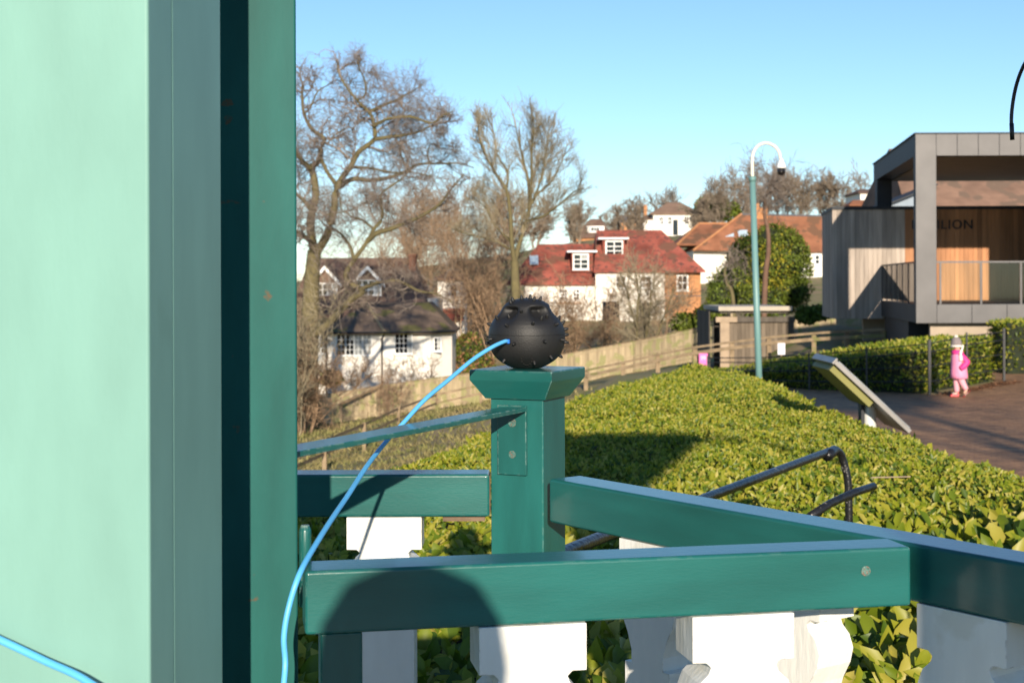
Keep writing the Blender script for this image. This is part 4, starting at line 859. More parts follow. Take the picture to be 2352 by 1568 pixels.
yf = lambda P, rr: ((np.abs(P[:, 0] - at(1770, 620, 75).x) < 1.1) & (np.abs(P[:, 2] - at(1770, 612, 75).z) < 1.3) & (rr.uniform(0, 1, len(P)) < .22)) | (rr.uniform(0, 1, len(P)) < .01)
leafy('evergreen_tree', eb, [(e(1790, 600), (82 * s_, 70 * s_, 88 * s_)), (e(1770, 570), (60 * s_, 55 * s_, 68 * s_)), (e(1690, 660, 1), (72 * s_, 55 * s_, 70 * s_)), (e(1720, 600, 2), (62 * s_, 55 * s_, 70 * s_)), (e(1800, 670), (70 * s_, 55 * s_, 58 * s_)), (e(1740, 690, -.5), (90 * s_, 50 * s_, 40 * s_)), (e(1655, 690, 0), (45 * s_, 40 * s_, 45 * s_))],
      26000, .155, 'rounded evergreen tree with yellow blossom sprays behind the low shelter', (LEAF2, LEAFY, yf), trunk=([eb + Vector((0, 0, -.3)), eb + Vector((.1, 0, 2.4))], [.25, .18]), seed=4)
d = 226; s_ = d / F; eb = at(1640, 500, d); eb.z = gz(eb.x, d)
leafy('evergreen_tree', eb, [(e(1635, 478), (45 * s_, 30 * s_, 30 * s_)), (e(1665, 485), (36 * s_, 30 * s_, 24 * s_))], 2500, .7, 'dark evergreen tree beside the white house on the far hill', (LEAF2, None, None), trunk=([eb, eb + Vector((0, 0, 2))], [.3, .2]), seed=5)
d = 62; s_ = d / F; eb = at(1866, 740, d); eb.z = gz(eb.x, d)
leafy('evergreen_shrub', eb, [(e(1855, 724), (30 * s_, 22 * s_, 20 * s_)), (e(1880, 718), (26 * s_, 22 * s_, 17 * s_))], 2200, .16, 'low green shrub over the board fence beside the pavilion', (LEAF2, None, None), 'shrub', seed=6)
d = 68; s_ = d / F; eb = at(1615, 760, d); eb.z = gz(eb.x, d)
leafy('yellow_shrub', eb, [(e(1616, 752), (9 * s_, 9 * s_, 15 * s_))], 500, .14, 'small bright yellow shrub at the corner of the shelter', (LEAFY, None, None), 'shrub', seed=8)
d = 88; s_ = d / F; eb = at(1080, 830, d); eb.z = gz(eb.x, d)
leafy('evergreen_shrub', eb, [(e(1075, 800), (42 * s_, 34 * s_, 40 * s_)), (e(1100, 840), (38 * s_, 34 * s_, 40 * s_)), (e(1056, 850), (30 * s_, 26 * s_, 30 * s_))], 3600, .2, 'dark ivy covered shrub at the right end of the white cottage', (LEAF2, BEECH, lambda P, rr: rr.uniform(0, 1, len(P)) < .35), 'shrub', seed=9)
d = 72; s_ = d / F; eb = at(1610, 750, d); eb.z = gz(eb.x, d)
leafy('evergreen_shrub', eb, [(e(1575, 740), (36 * s_, 30 * s_, 24 * s_)), (e(1625, 725), (34 * s_, 30 * s_, 30 * s_))], 2600, .18, 'dark shady shrub between the brick end wall and the shelter', (LEAF2, None, None), 'shrub', seed=10)
d = 76; s_ = d / F; eb = at(745, 900, d); eb.z = gz(eb.x, d)
leafy('evergreen_shrub', eb, [(e(760, 868), (32 * s_, 25 * s_, 20 * s_))], 1200, .16, 'russet and green shrub at the left corner of the white cottage', (LEAF2, BEECH, lambda P, rr: rr.uniform(0, 1, len(P)) < .5), 'shrub', seed=12)
# dead ivy trunk beside the mast
dt = Tree(77); db = at(1752, 700, 68); db.z = gz(db.x, 68) - .1
sm = smooth_path([db, at(1757, 640, 68), at(1764, 580, 68), at(1763, 530, 68), at(1755, 490, 68), at(1758, 450, 68), at(1775, 415, 68)], 4); dt.poly(sm, .15, .05, 0); dt.sprout(sm[14:], 1.5, .05, 0, dict(n=[24, 7, 4], ang=(30, 90), up=.2, ratio=(.4, 1.0), rmin=.011, seg=[5, 4, 3], gn=.3, f0=.2))
dt.finish('bare_tree', db, 'thin leaning brown trunk with wispy top, rising behind the camera mast', mat('red_brown_bark', (0.15, 0.085, 0.055), .9, .2, 3, .4, 10), TWIG)
dt = Tree(78); db = at(1690, 720, 64); db.z = gz(db.x, 64) - .1
sm = smooth_path([db, at(1682, 680, 64), at(1668, 650, 64), at(1664, 620, 64), at(1676, 590, 64)], 4); dt.poly(sm, .11, .04, 0); dt.sprout(sm, 1.6, .05, 0, dict(n=[8, 5, 3], ang=(30, 90), up=.2, ratio=(.4, 1.0), rmin=.011, seg=[5, 4, 3], gn=.3, f0=.3))
dt.finish('bare_tree', db, 'crooked bare sapling in front of the evergreen tree, above the shelter roof', BARK, TWIG)

# ------------------------------------------------------------------ fences and shelter
def board_fence(pts, hgt, label, bw=.115, name='board_fence'):
    a0 = pts[0]; root = thing(name, (a0[0], a0[1], a0[2]), label, 'fence'); bd = MB(); rg = random.Random(3)
    for i in range(len(pts) - 1):
        a, b = Vector(pts[i]), Vector(pts[i + 1]); L = (b - a).xy.length; n = max(1, int(L / bw)); dv_ = (b - a) / n; nv_ = Vector((-(b - a).y, (b - a).x, 0)).normalized()
        if nv_.y > 0: nv_ = -nv_
        for k in range(n):
            p = a + dv_ * k; q = p + dv_ * .97; o = nv_ * (0.012 + .012 * (k % 2)); t = rg.uniform(0, 1); hh = hgt + rg.uniform(-.012, .012)
            bd.hexa([p + o, q + o, q - nv_ * .006, p - nv_ * .006] + [x + Vector((0, 0, hh)) for x in (p + o, q + o, q - nv_ * .006, p - nv_ * .006)], t)
        m = max(1, int(L / 2.7))
        for k in range(m + 1):
            p = a.lerp(b, k / m); MB().box(p.x - .05, p.x + .05, p.y - .02 + nv_.y * .07, p.y + .06 + nv_.y * .07, p.z - .2, p.z + hgt + .02).build('post', FENCEW, root)
        for zz in (.15, hgt * .52, hgt - .12):
            p, q = a + nv_ * .055 + Vector((0, 0, zz)), b + nv_ * .055 + Vector((0, 0, zz)); MB().hexa([p, q, q - nv_ * .03, p - nv_ * .03] + [x + Vector((0, 0, .07)) for x in (p, q, q - nv_ * .03, p - nv_ * .03)]).build('arris_rail', FENCEW, root)
        p, q = a + nv_ * .05 + Vector((0, 0, hgt + .006)), b + nv_ * .05 + Vector((0, 0, hgt + .006)); MB().hexa([p, q, q - nv_ * .08, p - nv_ * .08] + [x + Vector((0, 0, .05)) for x in (p, q, q - nv_ * .08, p - nv_ * .08)]).build('capping', RAILW, root)
    tag(bd.build('boards', FENCEW, root), kind='stuff'); return root
def f3(px, py, d): return tuple(at(px, py, d))
board_fence([f3(250, 1005, 74), f3(640, 992, 72), f3(735, 975, 72), f3(900, 951, 71), f3(1090, 926, 70), f3(1300, 884, 69), f3(1450, 857, 68), f3(1592, 830, 66)], 1.48, 'long mossy close boarded fence climbing from the oak past the white cottage')
board_fence([f3(1592, 830, 66), f3(1680, 800, 60)], 1.45, 'short shaded board fence beside the low shelter')
board_fence([f3(1800, 790, 68), f3(1910, 778, 67), f3(2080, 772, 66)], 1.12, 'sunlit board fence seen under the timber box of the pavilion')
a, b = at(777, 930, 70.9), at(876, 884, 70.6); sr = thing('sloping_rail', (a.x, a.y, gz(a.x, a.y)), 'grey timber rail sloping down across the board fence below the cottage', 'rail')
MB().tube([a, b], .075, 4).build('rail', RAILW, sr)
for f_ in (.06, .94): p = a.lerp(b, f_); MB().box(p.x - .05, p.x + .05, p.y + .06, p.y + .16, gz(p.x, p.y) - .1, p.z).build('post', RAILW, sr)
pr_ = thing('post_and_rail_fence', at(900, 1000, 50) * 1.0, 'low post and rail fence leading down to the oak', 'fence')
pts = [(640, 1052, 33), (745, 1012, 40), (836, 974, 47), (915, 938, 54), (1003, 906, 62), (1104, 884, 62)]
pr_.location = at(836, 1020, 47)
for i, (px, y, d) in enumerate(pts):
    p = at(px, y, d); g = gz(p.x, p.y); MB().box(p.x - .06, p.x + .06, p.y - .06, p.y + .06, min(g, p.z - .9) - .1, p.z + .06).build('post', RAILW, pr_)
    if i:
        for dz in (0, -.36):
            q = at(*pts[i - 1]); mb = MB(); w3 = .045
            mb.hexa([(q.x, q.y - .1, q.z + dz - w3), (p.x, p.y - .1, p.z + dz - w3), (p.x, p.y - .06, p.z + dz - w3), (q.x, q.y - .06, q.z + dz - w3), (q.x, q.y - .1, q.z + dz + w3), (p.x, p.y - .1, p.z + dz + w3), (p.x, p.y - .06, p.z + dz + w3), (q.x, q.y - .06, q.z + dz + w3)]).build('rail', RAILW, pr_)
pr2 = thing('post_and_rail_fence', at(1600, 860, 46), 'two rail timber handrail running past the shelter toward the pavilion', 'fence')
pts = [(1270, 866, 50), (1345, 850, 49), (1430, 832, 48), (1510, 814, 47.3), (1595, 797, 46.6), (1680, 785, 46), (1765, 774, 45.5), (1868, 765, 45), (1945, 760, 44.6), (2030, 756, 44.2)]
for i, (px, y, d) in enumerate(pts):
    p = at(px, y, d); g = gz(p.x, p.y); MB().box(p.x - .07, p.x + .07, p.y - .05, p.y + .05, min(g, p.z - .7), p.z - .02).build('post', RAILW, pr2)
    if i:
        q = at(*pts[i - 1])
        for dz, hw in ((0, .035), (-.19, .055)):
            MB().hexa([(q.x, q.y - .12, q.z + dz - hw), (p.x, p.y - .12, p.z + dz - hw), (p.x, p.y - .051, p.z + dz - hw), (q.x, q.y - .051, q.z + dz - hw), (q.x, q.y - .12, q.z + dz + hw), (p.x, p.y - .12, p.z + dz + hw), (p.x, p.y - .051, p.z + dz + hw), (q.x, q.y - .051, q.z + dz + hw)]).build('rail', RAILW, pr2)
def lattice_board(px, py, d, w, h, m, label, cat='sign', extra=None):
    p = at(px, py, d); g = gz(p.x, p.y); r0 = thing('notice_board', (p.x, p.y, min(g, p.z - h)), label, cat)
    MB().box(p.x - w / 2, p.x + w / 2, p.y, p.y + .02, p.z - h / 2, p.z + h / 2).build('plate', m, r0, bevel=.003)
    MB().box(p.x - .03, p.x + .03, p.y + .021, p.y + .06, min(g, p.z - h), p.z + h / 2 - .02).build('stake', RAILW, r0)
    return r0, p
nb, p = lattice_board(1615, 825, 44, .27, .37, PINKS, 'bright pink notice on a stake in front of the shelter fence')
for k, (wd, zz) in enumerate(((.16, .10), (.18, .07), (.14, .04), (.18, .01))): MB().box(p.x - wd / 2, p.x + wd / 2, p.y - .002, p.y - .0005, p.z + zz - .006, p.z + zz + .006).build('print_line', WHITES, nb)
nb, p = lattice_board(1794, 801, 44.2, .23, .36, WHITES, 'white notice with a red ring on the dark end of the shelter')
MB().tube([(p.x + .055 * math.cos(w), p.y - .003, p.z - .05 + .055 * math.sin(w)) for w in [2 * math.pi * k / 20 for k in range(21)]], .009, 6).build('red_ring', REDS, nb)
for zz in (.12, .09): MB().box(p.x - .07, p.x + .07, p.y - .002, p.y - .0005, p.z + zz - .006, p.z + zz + .006).build('print_line', REDS, nb)
# shelter
d = 50; sh = thing('shelter', (at(1735, 845, d).x, 50, at(1735, 850, d).z), 'low flat roofed timber shelter behind the handrail, half in shade', 'shelter')
X = lambda px: at(px, 700, d).x; Z = lambda py: at(1735, py, d).z
zb = Z(860)
MB().box(X(1645), X(1813), 49.5, 53.4, Z(713), Z(703)).build('roof', mat('pale_roof_fascia', (0.40, 0.35, 0.28), .7, .1, 2), sh)
MB().box(X(1650), X(1808), 49.7, 53.2, Z(719), Z(713.2)).build('roof_board', SHEDW, sh)
k = 0; x = X(1652)
while x < X(1820):
    MB().box(x, x + .135, 51.4, 51.44, zb, Z(730), R_.random()).build('board', SHEDW, sh); x += .142
for y in np.arange(49.9, 53.1, .142): MB().box(X(1627), X(1627) + .03, y, y + .135, zb, Z(714), R_.random()).build('side_board', SHEDW, sh)
for px0, px1 in ((1651, 1672), (1810, 1820)): MB().box(X(px0), X(px1), 49.75, 50.0, zb, Z(727)).build('post', SHEDP if px0 < 1700 else SHEDW, sh)  # sunlit left post painted pale, shaded right post painted dark
MB().box(X(1641), X(1690), 49.72, 49.98, Z(739), Z(727.2)).build('beam', SHEDP, sh); MB().box(X(1690.5), X(1822), 49.73, 49.97, Z(739), Z(727.2)).build('beam', SHEDW, sh)  # one beam in two tones: sunlit left end, shaded remainder
x = X(1673)
while x < X(1808): MB().box(x, x + .135, 49.86, 49.90, zb, Z(739.2), R_.random()).build('front_board', SHEDF, sh); x += .142
MB().box(X(1760), X(1812), 50.6, 50.64, zb, Z(741)).build('door', SHEDW, sh)

# ------------------------------------------------------------------ windows and houses
def window(parent, x0, x1, z0, z1, y, cols, rws, dark=0.6, fw=.05, bar=.022, sill=True, seed=0, name='window'):
    rg = random.Random(seed + int(x0 * 100)); mb = MB()
    mb.box(x0 - fw, x0, y - .05, y + .03, z0 - fw, z1 + fw); mb.box(x1, x1 + fw, y - .05, y + .03, z0 - fw, z1 + fw)
    mb.box(x0, x1, y - .05, y + .03, z1, z1 + fw); mb.box(x0, x1, y - .05, y + .03, z0 - fw, z0)
    fr = mb.build(name, WPAINT, parent)
    cw, ch = (x1 - x0) / cols, (z1 - z0) / rws
    for i in range(cols):
        m = PANE if (i / cols < dark) else CURT
        for j in range(rws): MB().box(x0 + i * cw + .004, x0 + (i + 1) * cw - .004, y - .008, y, z0 + j * ch + .004, z0 + (j + 1) * ch - .004).build('pane', m if rg.random() < .93 else CURT, fr)
    for i in range(1, cols): b_ = bar * (1.9 if i % 2 == 0 and cols > 4 else 1); MB().box(x0 + i * cw - b_ / 2, x0 + i * cw + b_ / 2, y - .03, y - .009, z0, z1).build('glazing_bar', WPAINT, fr)
    for j in range(1, rws): MB().box(x0, x1, y - .028, y - .010, z0 + j * ch - bar / 2, z0 + j * ch + bar / 2).build('glazing_bar', WPAINT, fr)
    if sill: MB().box(x0 - fw * 1.6, x1 + fw * 1.6, y - .12, y - .0505, z0 - fw - .05, z0 - fw + .004).build('sill', WPAINT, fr)
    return fr
def hip_roof(x0, x1, y0, y1, ze, zr, hl, hr, over=.3, dz=.12):
    x0 -= over; x1 += over; y0 -= over; y1 += over; ym = (y0 + y1) / 2; mb = MB()
    mb.add([(x0, y0, ze), (x1, y0, ze), (x1, y1, ze), (x0, y1, ze), (x0 + hl, ym, zr), (x1 - hr, ym, zr), (x0, y0, ze - dz), (x1, y0, ze - dz), (x1, y1, ze - dz), (x0, y1, ze - dz)],
           [(0, 1, 5, 4), (1, 2, 5), (2, 3, 4, 5), (3, 0, 4), (6, 7, 1, 0), (7, 8, 2, 1), (8, 9, 3, 2), (9, 6, 0, 3), (9, 8, 7, 6)]); return mb
# white cottage
d = 80; X = lambda px: at(px, 760, 80).x; Z = lambda py: at(890, py, 80).z
ct = thing('white_cottage', (X(890), 80, Z(900)), 'white rendered cottage with mossy brown hipped roof and small paned windows', 'house')
zb, zw = Z(915), Z(763)
wl = MB(); wl.prism([(X(752), 80.0), (X(876), 80.0), (X(987), 80.55), (X(1034), 82.0), (X(1034), 88), (X(752), 88)], zb, zw); wl.build('wall', RENDER_, ct)
MB().box(X(700), X(751), 81.2, 88, zb, zw).build('side_wall', RENDER_, ct)
window(ct, X(774), X(852), Z(814), Z(768), 79.99, 8, 4, .5, seed=1)
wr = window(ct, X(907), X(945), Z(811), Z(766), 80.16, 4, 4, .62, seed=2)
window(ct, X(731), X(741), Z(812), Z(768), 81.19, 2, 4, .9, seed=3)
window(ct, X(996), X(1010), Z(806), Z(778), 80.72, 2, 3, .5, seed=6)
MB().tube([(X(877), 79.93, zb), (X(877), 79.93, zw - .35), (X(884), 79.8, zw - .05)], .05, 8).build('downpipe', IRON, ct)
MB().tube([(X(749), 79.95, zb), (X(749), 79.95, zw - .1)], .05, 8).build('downpipe', IRON, ct)
rf = MB(); ze = Z(762)
ap = (X(828), 83.2, Z(697)); bp2 = (X(975), 84.2, Z(697)); P6 = [(X(733), 79.6, ze), (X(884), 79.6, ze), (X(990), 80.1, ze), (X(1043), 81.6, ze), (X(1043), 88, ze), (X(733), 88, ze)]
lowp = [(x, y, z - .14) for x, y, z in P6]
rf.add(P6 + [ap, bp2, (X(975), 88, Z(697)), (X(828), 88, Z(697))] + lowp, [(0, 1, 6), (1, 2, 7, 6), (2, 3, 7), (3, 4, 8, 7), (5, 0, 6, 9), (6, 7, 8, 9), (10, 11, 1, 0), (11, 12, 2, 1), (12, 13, 3, 2), (13, 14, 4, 3), (15, 10, 0, 5), (15, 14, 13, 12, 11, 10)])
lower_roof = rf.build('roof', TILEB, ct)
MB().tube([(X(884), 79.62, ze + .02), (ap[0], ap[1], ap[2] + .03)], .09, 6).build('hip_tiles', mat('lichen_hip_tile', (0.30, 0.23, 0.13), .9, .3, 4), lower_roof)
MB().tube([(X(733), 79.55, ze - .02), (X(884), 79.55, ze - .02), (X(990), 80.05, ze - .02), (X(1043), 81.55, ze - .02)], .065, 6).build('gutter', IRON, lower_roof)
MB().box(X(690), X(985), 88.1, 96, zb, Z(690)).build('upper_wall', RENDER_, ct)
d = 88; X8 = lambda px: at(px, 700, 88).x; Z8 = lambda py: at(850, py, 88).z
ur = hip_roof(X8(690), X8(985), 85.2, 98, Z8(722), Z8(612) + .6, .4, 1.6, .3).build('upper_roof', TILED, ct)
def dormer(px0, px1, ye, yp, wz0, wz1, yfr, wx0, wx1):
    x0, x1, xm = X8(px0), X8(px1), X8((px0 + px1) / 2); mb = MB()
    mb.add([(x0, yfr, Z8(705)), (x1, yfr, Z8(705)), (x1, yfr, Z8(ye)), (xm, yfr, Z8(yp)), (x0, yfr, Z8(ye)), (x0, 93, Z8(705)), (x1, 93, Z8(705)), (x1, 93, Z8(ye)), (xm, 93, Z8(yp)), (x0, 93, Z8(ye))], [(0, 1, 2, 3, 4), (1, 6, 7, 2), (5, 0, 4, 9), (5, 9, 8, 7, 6)])
    dm_ = mb.build('dormer', TILED, ct)
    for sx, xe in ((-1, x0 - .25), (1, x1 + .25)):
        zo = Z8(ye) - .25 * (Z8(yp) - Z8(ye)) / (xm - x0)
        MB().hexa([(xe, yfr - .3, zo), (xm, yfr - .3, Z8(yp) + .02), (xm, 93, Z8(yp) + .02), (xe, 93, zo), (xe, yfr - .3, zo + .10), (xm, yfr - .3, Z8(yp) + .14), (xm, 93, Z8(yp) + .14), (xe, 93, zo + .10)]).build('dormer_roof', TILED, dm_)
        MB().hexa([(xe, yfr - .36, zo - .16), (xm, yfr - .36, Z8(yp) - .12), (xm, yfr - .305, Z8(yp) - .12), (xe, yfr - .305, zo - .16), (xe, yfr - .36, zo + .09), (xm, yfr - .36, Z8(yp) + .13), (xm, yfr - .305, Z8(yp) + .13), (xe, yfr - .305, zo + .09)]).build('bargeboard', WPAINT, dm_)
    window(ct, X8(wx0), X8(wx1), Z8(wz1), Z8(wz0), yfr - .02, 4, 3, .6, .07, .05, seed=4)
dormer(818, 878, 645, 615, 645, 676, 87.2, 822, 876); dormer(722, 780, 645, 615, 652, 690, 87.2, 735, 776)
BRKD = mat('sooty_brick', (0.14, 0.065, 0.04), .9, .3, 3)
ch_ = MB().box(X8(934), X8(950), 90, 91, Z8(640), Z8(588)).build('chimney', BRKD, ct)
MB().box(X8(932), X8(952), 89.9, 91.1, Z8(588) + .002, Z8(588) + .15).build('chimney_cap', BRKD, ch_)
# white outbuilding with red lean-to roof
d = 98; X = lambda px: at(px, 700, d).x; Z = lambda py: at(1030, py, d).z
ob_ = thing('white_outbuilding', (X(1035), 98, Z(790)), 'small white building with a red lean-to roof glimpsed behind the thicket', 'house')
MB().box(X(1005), X(1066), 98, 104, Z(800), Z(640)).build('wall', RENDER_, ob_); hip_roof(X(1005), X(1066), 98, 104, Z(640), Z(618), 1, 1).build('roof', TILED, ob_)
MB().box(X(1020), X(1062), 96.4, 97.98, Z(800), Z(733)).build('porch_wall', RENDER_, ob_)
MB().hexa([(X(1016), 96.0, Z(735)), (X(1066), 96.0, Z(735)), (X(1066), 97.99, Z(711)), (X(1016), 97.99, Z(711)), (X(1016), 96.0, Z(733)), (X(1066), 96.0, Z(733)), (X(1066), 97.99, Z(708)), (X(1016), 97.99, Z(708))]).build('lean_to_roof', TILER, ob_)
window(ob_, X(1036), X(1048), Z(680), Z(655), 97.98, 2, 2, .8, .06)
# red roofed house
d = 110; X = lambda px: at(px, 640, d).x; Z = lambda py: at(1380, py, d).z
rh = thing('red_roofed_house', (X(1390), 110, Z(740)), 'white house with bright red tiled roof, two box dormers and an orange brick end', 'house')
MB().box(X(1205), X(1366), 110.0, 118, Z(745), Z(651)).build('wall', RENDER_, rh); MB().box(X(1366) + .02, X(1524), 109.4, 118, Z(745), Z(623)).build('wall', RENDER_, rh)
MB().box(X(1524) + .02, X(1608), 109.8, 118, Z(745), Z(623)).build('brick_wall', BRICK, rh)
hip_roof(X(1172), X(1366), 110, 118, Z(651), Z(566) + .3, 2.6, -1.0, .35).build('roof', TILER, rh)
big = hip_roof(X(1372), X(1606), 109.4, 118, Z(623), Z(534) + .3, .5, 2.9, .35).build('roof', TILER, rh)
def box_dormer(px0, px1, y0, y1, yf, wx0, wx1):
    MB().box(X(px0), X(px1), yf, yf + 3, Z(y1 + 8), Z(y0 + 3)).build('dormer', TILER, rh); MB().box(X(px0) - .35, X(px1) + .3, yf - .35, yf + 3, Z(y0 + 3) + .002, Z(y0 - 1)).build('dormer_cornice', WPAINT, rh)
    window(rh, X(wx0), X(wx1), Z(y1), Z(y0 + 9), yf - .01, 2, 3, .75, .10, .06)
box_dormer(1313, 1363, 576, 616, 110.6, 1319, 1350); box_dormer(1386, 1437, 546, 586, 111.0, 1395, 1430)
window(rh, X(1286), X(1301), Z(688), Z(665), 109.99, 3, 3, 1, .06, .06); window(rh, X(1317), X(1329), Z(688), Z(665), 109.99, 2, 3, 1, .06, .06)
window(rh, X(1556), X(1576), Z(665), Z(635), 109.79, 2, 2, .8, .12, .06); window(rh, X(1414), X(1434), Z(660), Z(636), 109.39, 2, 2, .8, .1, .06); window(rh, X(1470), X(1492), Z(660), Z(636), 109.39, 2, 2, .8, .1, .06)
MB().box(X(1382), X(1420), 109.3, 109.398, Z(745), Z(692)).build('dark_doorway', PANE, rh); MB().box(X(1460), X(1490), 109.3, 109.398, Z(745), Z(694)).build('dark_doorway', PANE, rh)
MB().box(X(1525), X(1608), 109.7, 109.79, Z(681), Z(679)).build('string_course', SLATE, rh)
MB().box(X(1280), X(1335), 109.9, 109.98, Z(697), Z(694)).build('brick_sill_band', BRICK, rh)
sk = [(X(1217), 112.0, Z(607)), (X(1237), 112.0, Z(607)), (X(1237), 113.4, Z(586)), (X(1217), 113.4, Z(586))]
k0 = MB(); k0.hexa([(x, y - .65, z) for x, y, z in sk] + [(x, y - .7, z + .06) for x, y, z in sk]); k0.build('skylight', PGREY, rh)
# orange roofed house
d = 140; X = lambda px: at(px, 560, d).x; Z = lambda py: at(1740, py, d).z
oh = thing('orange_roofed_house', (X(1740), 140, Z(650)), 'large house with weathered orange tiled roof and orange hip lines behind the evergreen tree', 'house')
MB().box(X(1592), X(1880), 140, 150, Z(660), Z(576)).build('wall', RENDER_, oh)
MB().box(X(1700), X(1900), 139.2, 139.98, Z(660), Z(581)).build('front_wall', RENDER_, oh)
hip_roof(X(1566), X(1720), 141.0, 150, Z(560), Z(508), 2.8, 0, .4).build('roof', TILEO, oh)
m_ = MB(); A0, A1, A2 = (X(1588), 138.8, Z(575)), (X(1714), 143, Z(489)), (X(1912), 143, Z(494)); A3 = (X(1912), 138.8, Z(582))
m_.add([A0, A3, A2, A1, (X(1588), 150, Z(575)), (X(1912), 150, Z(582))], [(0, 1, 2, 3), (0, 3, 4), (3, 2, 5, 4), (1, 5, 2), (0, 4, 5, 1)]); main_r = m_.build('roof', TILEO, oh)
MB().tube([A0, (A1[0], A1[1], A1[2] + .05)], .12, 6).build('hip_tiles', RIDGE, oh); MB().tube([(X(1566) - .4, 140.6, Z(560)), (X(1566) + 2.4, 145.5, Z(508)), (X(1720), 145.5, Z(508))], .13, 6).build('hip_tiles', RIDGE, oh)
MB().tube([A1, A2], .12, 6).build('ridge_tiles', SLATE, oh)
MB().box(X(1742), X(1773), 142.5, 144, Z(510), Z(474)).build('chimney', BRICK, oh); MB().box(X(1746), X(1755), 142.7, 143.4, Z(474) + .002, Z(464)).build('chimney_pot', BRICK, oh)
for px0, px1 in ((1665, 1687), (1698, 1720)): MB().hexa([(X(px0), 140.6, Z(544)), (X(px1), 140.6, Z(544)), (X(px1), 141.4, Z(528)), (X(px0), 141.4, Z(528)), (X(px0), 140.4, Z(543)), (X(px1), 140.4, Z(543)), (X(px1), 141.2, Z(527)), (X(px0), 141.2, Z(527))]).build('skylight', PGREY, oh)
window(oh, X(1868), X(1876), Z(606), Z(588), 139.18, 1, 2, .5, .2, .08)
# far houses
d = 230; X = lambda px: at(px, 520, d).x; Z = lambda py: at(1550, py, d).z
fh = thing('white_villa', (X(1550), 230, Z(545)), 'white villa with brown hipped roof high on the far hill', 'house')
MB().box(X(1500), X(1606), 230, 240, Z(556), Z(491)).build('wall', RENDER_, fh); hip_roof(X(1500), X(1606), 230, 240, Z(491), Z(461), 3.4, 3.0, .5).build('roof', mat('pale_brown_tiles', (0.24, 0.15, 0.10), .9, .2, .5), fh)
MB().box(X(1478), X(1499.5), 230.5, 238, Z(556), Z(502)).build('wing_wall', RENDER_, fh); hip_roof(X(1476), X(1499), 230.5, 238, Z(502), Z(493), 1, 1, .3).build('wing_roof', TILED, fh)
MB().box(X(1486), X(1494), 236, 238, Z(500), Z(466)).build('chimney', BRICK, fh)
for px in (1514, 1534, 1572, 1590): window(fh, X(px), X(px + 8), Z(515), Z(499), 229.98, 2, 2, .6, .15, .08, False)
MB().box(X(1545), X(1556), 229.9, 229.98, Z(540), Z(505)).build('dark_doorway', PANE, fh)
gh = thing('grey_roofed_house', (X(1452), 236, Z(540)), 'low house with dark slate roof beside the white villa on the hill', 'house')
MB().box(X(1432), X(1472), 236, 244, Z(550), Z(505)).build('wall', BRICK, gh); hip_roof(X(1432), X(1472), 236, 244, Z(505), Z(486), .3, .3, .3).build('roof', SLATE, gh)
d = 215; X = lambda px: at(px, 540, d).x; Z = lambda py: at(1370, py, d).z
sh_ = thing('brown_bungalow', (X(1368), 215, Z(560)), 'brown roofed bungalow with a wide white dormer on the far hill', 'house')
MB().box(X(1320), X(1402), 215, 224, Z(575), Z(545)).build('wall', BRICK, sh_); hip_roof(X(1320), X(1402), 215, 224, Z(545), Z(500), 3, 1.5, .4).build('roof', TILED, sh_)
MB().box(X(1348), X(1388), 215.6, 220, Z(534), Z(519)).build('dormer', WPAINT, sh_); window(sh_, X(1358), X(1376), Z(530), Z(522), 215.58, 3, 1, .7, .1, .1, False)
d = 180; X = lambda px: at(px, 460, d).x; Z = lambda py: at(1970, py, d).z
wh = thing('white_gabled_house', (X(1985), 180, Z(480)), 'white house with low red roof peeping out beside the pavilion roof', 'house')
MB().box(X(1984), X(2040), 182, 190, Z(500), Z(440)).build('wall', RENDER_, wh); hip_roof(X(1984), X(2040), 182, 190, Z(440), Z(428), 1, 1, .3).build('roof', TILED, wh)
MB().box(X(1945), X(2010), 178, 181.9, Z(505), Z(473)).build('low_wall', BRICK, wh); hip_roof(X(1945), X(2010), 178, 181.5, Z(473), Z(460), 1, .3, .3).build('low_roof', TILEO, wh)

# ------------------------------------------------------------------ pavilion
OX, OY = at(2103, 650, 37).x, 37.0
def PV(u, v, w): return (OX + u + v * .139, OY - .004 * u + v * .99, w)
def pbx(u0, u1, v0, v1, w0, w1, tint=.5):
    return MB().hexa([PV(u0, v0, w0), PV(u1, v0, w0), PV(u1, v1, w0), PV(u0, v1, w0), PV(u0, v0, w1), PV(u1, v0, w1), PV(u1, v1, w1), PV(u0, v1, w1)], tint)
pav = thing('pavilion', (OX + 3, OY + 5, 0), 'modern pavilion with grey zinc portal frame, glass balcony and vertical timber walls', 'building')
TOP, SOF, ST, SB = 6.05, 5.49, 1.61, 1.12
pbx(0.012, 9, .012, 9.8, SOF, TOP - .012).build('roof_slab', ZINCD, pav)
pbx(-.03, 9.05, -.03, 9.85, TOP - .011, TOP + .02).build('roof_edge', ZINCD, pav)
pbx(.55, 4.95, .45, 9.3, SOF - .03, SOF - .002).build('soffit', SOFFIT, pav)
pbx(.008, .525, .008, .45, ST + .002, SOF - .004).build('column', ZINCD, pav)
pbx(0.0, .533, -.012, .006, SB, TOP - .02, .4).build('zinc_panel', ZINC, pav, bevel=.004)
u = .541; k = 0
while u < 9: pbx(u, u + .535, -.012, .010, SOF - .02, TOP - .02, R_.random()).build('zinc_panel', ZINC, pav, bevel=.004); u += .547
u = .541
while u < 9: pbx(u, min(9, u + .90), -.012, .010, SB, ST - .005, R_.random()).build('zinc_panel', ZINC, pav, bevel=.004); u += .912
pbx(.012, 9, .012, 7.77, SB + .01, ST).build('deck_slab', ZINCD, pav)
